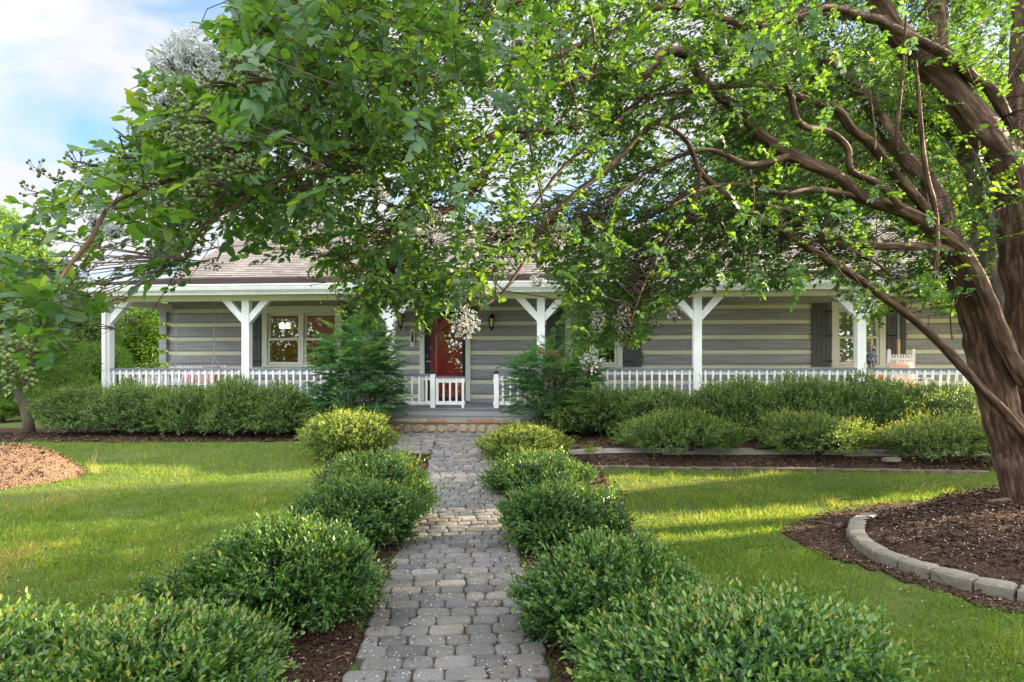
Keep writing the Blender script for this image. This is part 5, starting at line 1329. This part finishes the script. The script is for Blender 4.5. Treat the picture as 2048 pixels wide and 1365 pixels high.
v, f, r = leaves(Pn.reshape(-1,3), D.reshape(-1,3), rdir(n*per,rs), L, L*.45, np.clip(rs.normal(.35,.2,n*per),0,1), (T4,F4)); link('crown', np_mesh('weeping_crown', v, f, M['wood_leaf'], r), e)
v, f, r = prisms(tops, Pn[:,-1], np.full(n,.004), np.full(n,.002)); link('hanging_twigs', np_mesh('hanging_twigs', v, f, M['twig'], r), e)

# ------------------------------------------------------------------ dirt mound, blocks, edging
mc = Vector((-7.2, 9.0, gz(0,9.1))); mb = MB(); nr, na = 40, 110
for i in range(nr+1):
    q = i/nr
    for k in range(na):
        a = 2*math.pi*k/na; X, Y = q*.84*math.cos(a)*(1+.12*math.sin(3*a+1)), q*.76*math.sin(a)*(1+.1*math.sin(2*a)); hh = .46*(1-q*q)**1.0*(1+.14*mnoise.noise(Vector((X*1.3,Y*1.3,2)))) + .035*mnoise.noise(Vector((X*6,Y*6,1)))*(1-q)+.02*mnoise.noise(Vector((X*17,Y*17,1)))*(1-q*q) - .02*q
        mb.v.append((X, Y, hh + gz(0, mc.y+Y) - mc.z)); mb.att.append(0)
for i in range(nr):
    for k in range(na): k2=(k+1)%na; mb.f.append((i*na+k,(i+1)*na+k,(i+1)*na+k2,i*na+k2)); mb.m.append(0)
mo = mb.build('dirt_mound', M['dirt'], None, smooth=True); mo.location = mc; tag(mo, 'low mound of reddish brown dirt on the lawn at the left', 'mound')
rs = np.random.RandomState(4); k = 2600; q = rs.uniform(0,1.08,k)**.6; a = rs.uniform(0,6.283,k)
mx_ = q*.84*np.cos(a)*(1+.12*np.sin(3*a+1)); my_ = q*.76*np.sin(a)*(1+.1*np.sin(2*a)); mz_ = .46*np.maximum(1-q*q,0)**1.0 + gza(mx_, mc.y+my_) - mc.z + .02
L = rs.uniform(.01,.05,k)*(1+.8*(rs.uniform(0,1,k)<.08)); v, f, r = leaves(np.stack([mx_,my_,mz_],1), np.stack([rs.normal(0,1,k),rs.normal(0,1,k),rs.normal(0,.5,k)],1), rdir(k,rs), L, L*rs.uniform(.2,.7,k), rs.uniform(.35,.86,k), (T4,F4))
link('clods', np_mesh('clods', v, f, M['mulchchip'], r), mo); tag(mo.children[0], kind='stuff')
def grass_tuft(name, x, y, n, h, mat, label, seed, wd=.007):
    rs = np.random.RandomState(seed); D = np.stack([rs.normal(0,.4,n),rs.normal(0,.4,n),np.ones(n)],1); pz = np.stack([rs.normal(0,.05,n),rs.normal(0,.05,n),np.full(n,-.01)],1)
    L = h*rs.uniform(.5,1.1,n); v, f, r = leaves(pz, D, rdir(n,rs), L, np.full(n,wd), rs.uniform(.2,1,n), (TB,FB)); o = link(name, np_mesh(name, v, f, mat, r)); o.location = (x, y, gz(x,y)+.03); return tag(o, label, 'grass tuft')
grass_tuft('grass_tuft', -6.15, 9.2, 26, .30, M['straw'], 'tuft of tall pale grass beside the dirt mound', 1)
p = G(1182, 908); grass_tuft('grass_tuft', p.x, p.y, 50, .22, M['grass'], 'light green weed tuft in the mulch right of the sun-tinted shrub', 2, .012)
p = G(1478, 880); grass_tuft('grass_tuft', p.x, p.y, 60, .4, M['grass'], 'wispy tuft between the hedge and the freestanding shrubs', 3, .010)
# ring of retaining blocks round the myrtle bed (front faces as seen, bottom edge pixels)
ring = [(1835,1026),(1790,1028),(1752,1032),(1722,1041),(1700,1056),(1693,1078),(1703,1096),(1722,1112),(1745,1126),(1778,1139),(1818,1154),(1880,1172),(1945,1190),(2015,1206),(2095,1222)]
RP = [G(*p) for p in ring]
pts = []
for a, b in zip(RP[:-1], RP[1:]):
    for i in range(8): pts.append(a.lerp(b, i/8))
pts.append(RP[-1])
lab = ['half buried grey block at the far end of the block ring', 'half sunk grey block on the far side of the block ring', 'far side block just before the ring turns', 'block on the far bend of the ring', 'block at the far left tip of the ring', 'grey block standing at the left tip of the ring', 'tilted grey block just after the left tip of the ring', 'narrow block below the left tip of the ring', 'short block in the left curve of the ring', 'middle block of the curved ring', 'pitted grey block after the middle of the ring', 'wide block on the near curve of the ring', 'wide smooth block near the right edge of the ring', 'large grey block second from the right edge', 'large grey block third from the right edge', 'large grey block at the right edge of the photo']
rnd = random.Random(8); acc = 0; s0 = pts[0]; nblk = 0; i = 0
cum = [0]
for a, b in zip(pts[:-1], pts[1:]): cum.append(cum[-1]+(b-a).length)
def along(s):
    for i in range(len(cum)-1):
        if cum[i+1] >= s: return pts[i].lerp(pts[i+1], (s-cum[i])/max(cum[i+1]-cum[i],1e-6))
    return pts[-1]
s = 0; blocks = []
while s < cum[-1]-.1:
    L = rnd.choice((.27,.30,.25)) if s > 2.2 else rnd.choice((.27,.3,.22)); e_ = min(s+L, cum[-1]); blocks.append((along(s+.012), along(e_-.012))); s = e_
nb = len(blocks)
for i, (a, b) in enumerate(blocks):
    c = (a+b)/2; d = (b-a); L = d.length; ang = math.atan2(d.y, d.x); hgt = .045+.065*min(1, i/(nb*.35)); dpt = .15
    mb = MB(); bv = .018; ring_ = []
    for ins, z in ((0,-.04),(0,hgt-bv),(bv,hgt)):
        x0, x1, y0, y1 = -L/2+ins, L/2-ins, ins*.8, dpt-ins*.8
        row_ = []
        for k in range(6): row_.append((x0+(x1-x0)*k/5, y0, z))
        for k in range(1,4): row_.append((x1, y0+(y1-y0)*k/3, z))
        for k in range(1,6): row_.append((x1+(x0-x1)*k/5, y1, z))
        for k in range(1,3): row_.append((x0, y1+(y0-y1)*k/3, z))
        ring_.append([(x+rnd.uniform(-.004,.004), y+rnd.uniform(-.005,.005), zz+rnd.uniform(-.004,.004)) for x,y,zz in row_])
    n_ = len(ring_[0]); mb.add([v for r in ring_ for v in r], [tuple(range(2*n_,3*n_))]+[(l*n_+k,l*n_+(k+1)%n_,(l+1)*n_+(k+1)%n_,(l+1)*n_+k) for l in range(2) for k in range(n_)])
    o = mb.build('retaining_block', M['block']); o.location = (c.x, c.y, gz(c.x,c.y)+.005); o.rotation_euler = (rnd.uniform(-.05,.05), rnd.uniform(-.03,.03), ang)
    q = i/(nb-1); 
    lbl = ('%s grey block from the far end of the myrtle bed ring' % ORD[i])
    tag(o, lbl, 'block', 'grey blocks edging the myrtle bed')
# mulch heaped inside the ring, up against the trunk
sheetpoly = [tuple(p[:2]) for p in pts] + [(6.5,5.0),(8.6,6.3),(8.3,8.2),(6.5,8.3),(5.2,7.7)]
ax = np.arange(3.2,8.8,.07); ay = np.arange(4.2,8.5,.07); XX, YY = np.meshgrid(ax, ay); ins = inpoly(XX, YY, sheetpoly)
PA = np.array([tuple(p[:2]) for p in sheetpoly])
def segdist(x, y):
    b = np.full(x.shape, 9.)
    for (x1,y1),(x2,y2) in zip(PA, np.roll(PA,-1,0)):
        t_ = np.clip(((x-x1)*(x2-x1)+(y-y1)*(y2-y1))/((x2-x1)**2+(y2-y1)**2+1e-9),0,1); b = np.minimum(b, np.hypot(x-x1-t_*(x2-x1), y-y1-t_*(y2-y1)))
    return b
DD = segdist(XX, YY); NZ = np.array([[mnoise.noise(Vector((x*2.5,y*2.5,3)))+.5*mnoise.noise(Vector((x*9,y*9,1))) for x in ax] for y in ay])
Z = gza(XX,YY) + .03 + .13*np.clip(DD/.5,0,1)**.6*.7 + .06*np.exp(-((XX-5.9)**2+(YY-7.1)**2)/1.2) + .02*NZ
nxx = len(ax); cell = ins[:-1,:-1]&ins[1:,:-1]&ins[:-1,1:]&ins[1:,1:]; jj, ii = np.nonzero(cell); a = jj*nxx+ii
fq = np.stack([a,a+1,a+nxx+1,a+nxx],1); used = np.unique(fq); mp_ = np.full(XX.size,-1); mp_[used]=np.arange(len(used)); VV = np.stack([XX,YY,Z],-1).reshape(-1,3)
hm = link('mulch_bed', np_mesh('mulch_bed', VV[used], [mp_[fq]], M['mulch'])); tag(hm, kind='structure')
rs = np.random.RandomState(31); x = rs.uniform(3.2,8.7,30000); y = rs.uniform(4.2,8.4,30000); o_ = inpoly(x,y,sheetpoly); x, y = x[o_], y[o_]
ix = np.clip(((x-ax[0])/.07).astype(int),0,len(ax)-1); iy = np.clip(((y-ay[0])/.07).astype(int),0,len(ay)-1); z = Z[iy,ix]; k = len(x)
L = rs.uniform(.02,.08,k); v, f, r = leaves(np.stack([x,y,z+rs.uniform(.0,.02,k)],1), np.stack([rs.normal(0,1,k),rs.normal(0,1,k),rs.normal(0,.25,k)],1), np.stack([rs.normal(0,.4,k),rs.normal(0,.4,k),np.ones(k)],1), L, L*rs.uniform(.1,.3,k), rs.uniform(0,.85,k)**1.4, (T4,F4))
tag(link('mulch_chips', np_mesh('mulch_chips', v, f, M['mulchchip'], r)), 'dark bark chips heaped inside the block ring under the myrtle', 'mulch', kind='stuff')
sel = rs.choice(k, 2600, replace=False); L = rs.uniform(.008,.016,2600)
v, f, r = leaves(np.stack([x[sel],y[sel],z[sel]+.024],1), np.stack([rs.normal(0,1,2600),rs.normal(0,1,2600),rs.normal(0,.3,2600)],1), np.stack([rs.normal(0,.4,2600),rs.normal(0,.4,2600),np.ones(2600)],1), L, L*.8, rs.uniform(0,1,2600), (T4,F4))
tag(link('fallen_petals', np_mesh('fallen_petals', v, f, M['petal'], r)), 'white fallen petals on the heaped mulch inside the block ring', 'petals', kind='stuff')
# thin brick edging along the lawn before the right bed
e0, e1 = G(1178, 937), G(1975, 948); n = int((e1-e0).length/.30)
for i in range(n):
    a, b = e0.lerp(e1, i/n), e0.lerp(e1, (i+1)/n); bow = math.sin(math.pi*min(1,i/6))*0
    d = b-a; L = d.length-.012; c = (a+b)/2; mb = MB(); hh = rnd.uniform(.03,.05)
    x0,x1,y0,y1 = -L/2,L/2,-.05,.05; bv = .008
    mb.add([(x0,y0,-.04),(x1,y0,-.04),(x1,y1,-.04),(x0,y1,-.04),(x0,y0,hh-bv),(x1,y0,hh-bv),(x1,y1,hh-bv),(x0,y1,hh-bv),(x0+bv,y0+bv,hh),(x1-bv,y0+bv,hh),(x1-bv,y1-bv,hh),(x0+bv,y1-bv,hh)],
           [(8,9,10,11)]+[(l*4+k,l*4+(k+1)%4,l*4+4+(k+1)%4,l*4+4+k) for l in range(2) for k in range(4)])
    o = mb.build('edging_brick', M['edging']); o.location = (c.x, c.y, gz(c.x,c.y)+.004); o.rotation_euler = (rnd.uniform(-.06,.06), rnd.uniform(-.03,.03), math.atan2(d.y,d.x)+rnd.uniform(-.02,.02))
    tag(o, '%s low edging brick from the walk along the right mulch bed' % ORD[i], 'brick', 'edging bricks along the right lawn')
p = G(1782, 932); mb = MB(); mb.box((-.12,-.05,0),(.12,.05,.055)); o = mb.build('loose_brick', M['block']); o.location = (p.x,p.y,gz(p.x,p.y)+.07); tag(o, 'loose pale brick lying on top of the edging before the shrub with sun-tinted yellow green top', 'brick')
# fallen sticks
for i, (a, b, lb) in enumerate([((1682,1063),(1600,1048),'grey fallen stick lying in the mulch left of the block ring'),((1640,1062),(1655,1072),'short pale twig standing in the mulch left of the block ring'),((1680,1006),(1745,1008),'thin dry stick at the edge of the lawn behind the block ring')]):
    p, q = G(*a), G(*b); mb = MB(); c = (p+q)/2; mb.tube([p-c+Vector((0,0,.04)), Vector((.0,.02,.055)), q-c+Vector((0,0,.04))], [.018,.014,.008] if i == 0 else [.006,.005,.004], 6); o = mb.build('fallen_stick', M['twig']); o.location = c; tag(o, lb, 'stick')
# a tree line across the lane behind the photographer, mirrored in the panes
rs = np.random.RandomState(12); parts = []
for i, (x, y, h, r) in enumerate([(-16,-20,11,5),(-9,-23,13,5.5),(-2,-21,12,5),(5,-24,13,5.5),(12,-21,11,5),(19,-23,12,5.5),(-24,-24,12,6)]):
    n = 16000; D = rdir(n,rs); rad = (1+.25*lumps(D, i+2, 2.5))*(1-np.abs(rs.normal(0,.12,n)))
    p = D*rad[:,None]*np.array([r,r,h*.48]) + np.array([x,y,h*.52])
    L = rs.uniform(.25,.45,n); parts.append(leaves(p, rdir(n,rs), unit(D+rs.normal(0,.4,(n,3))), L, L*.6, np.clip(rs.normal(.4,.2,n),0,1), (T4,F4)))
v, f, r = merge(parts); tag(link('far_woods', np_mesh('far_woods', v, f, M['wood_leaf'], r)), 'line of woods across from the house, mirrored in its window panes', 'woods', kind='stuff')
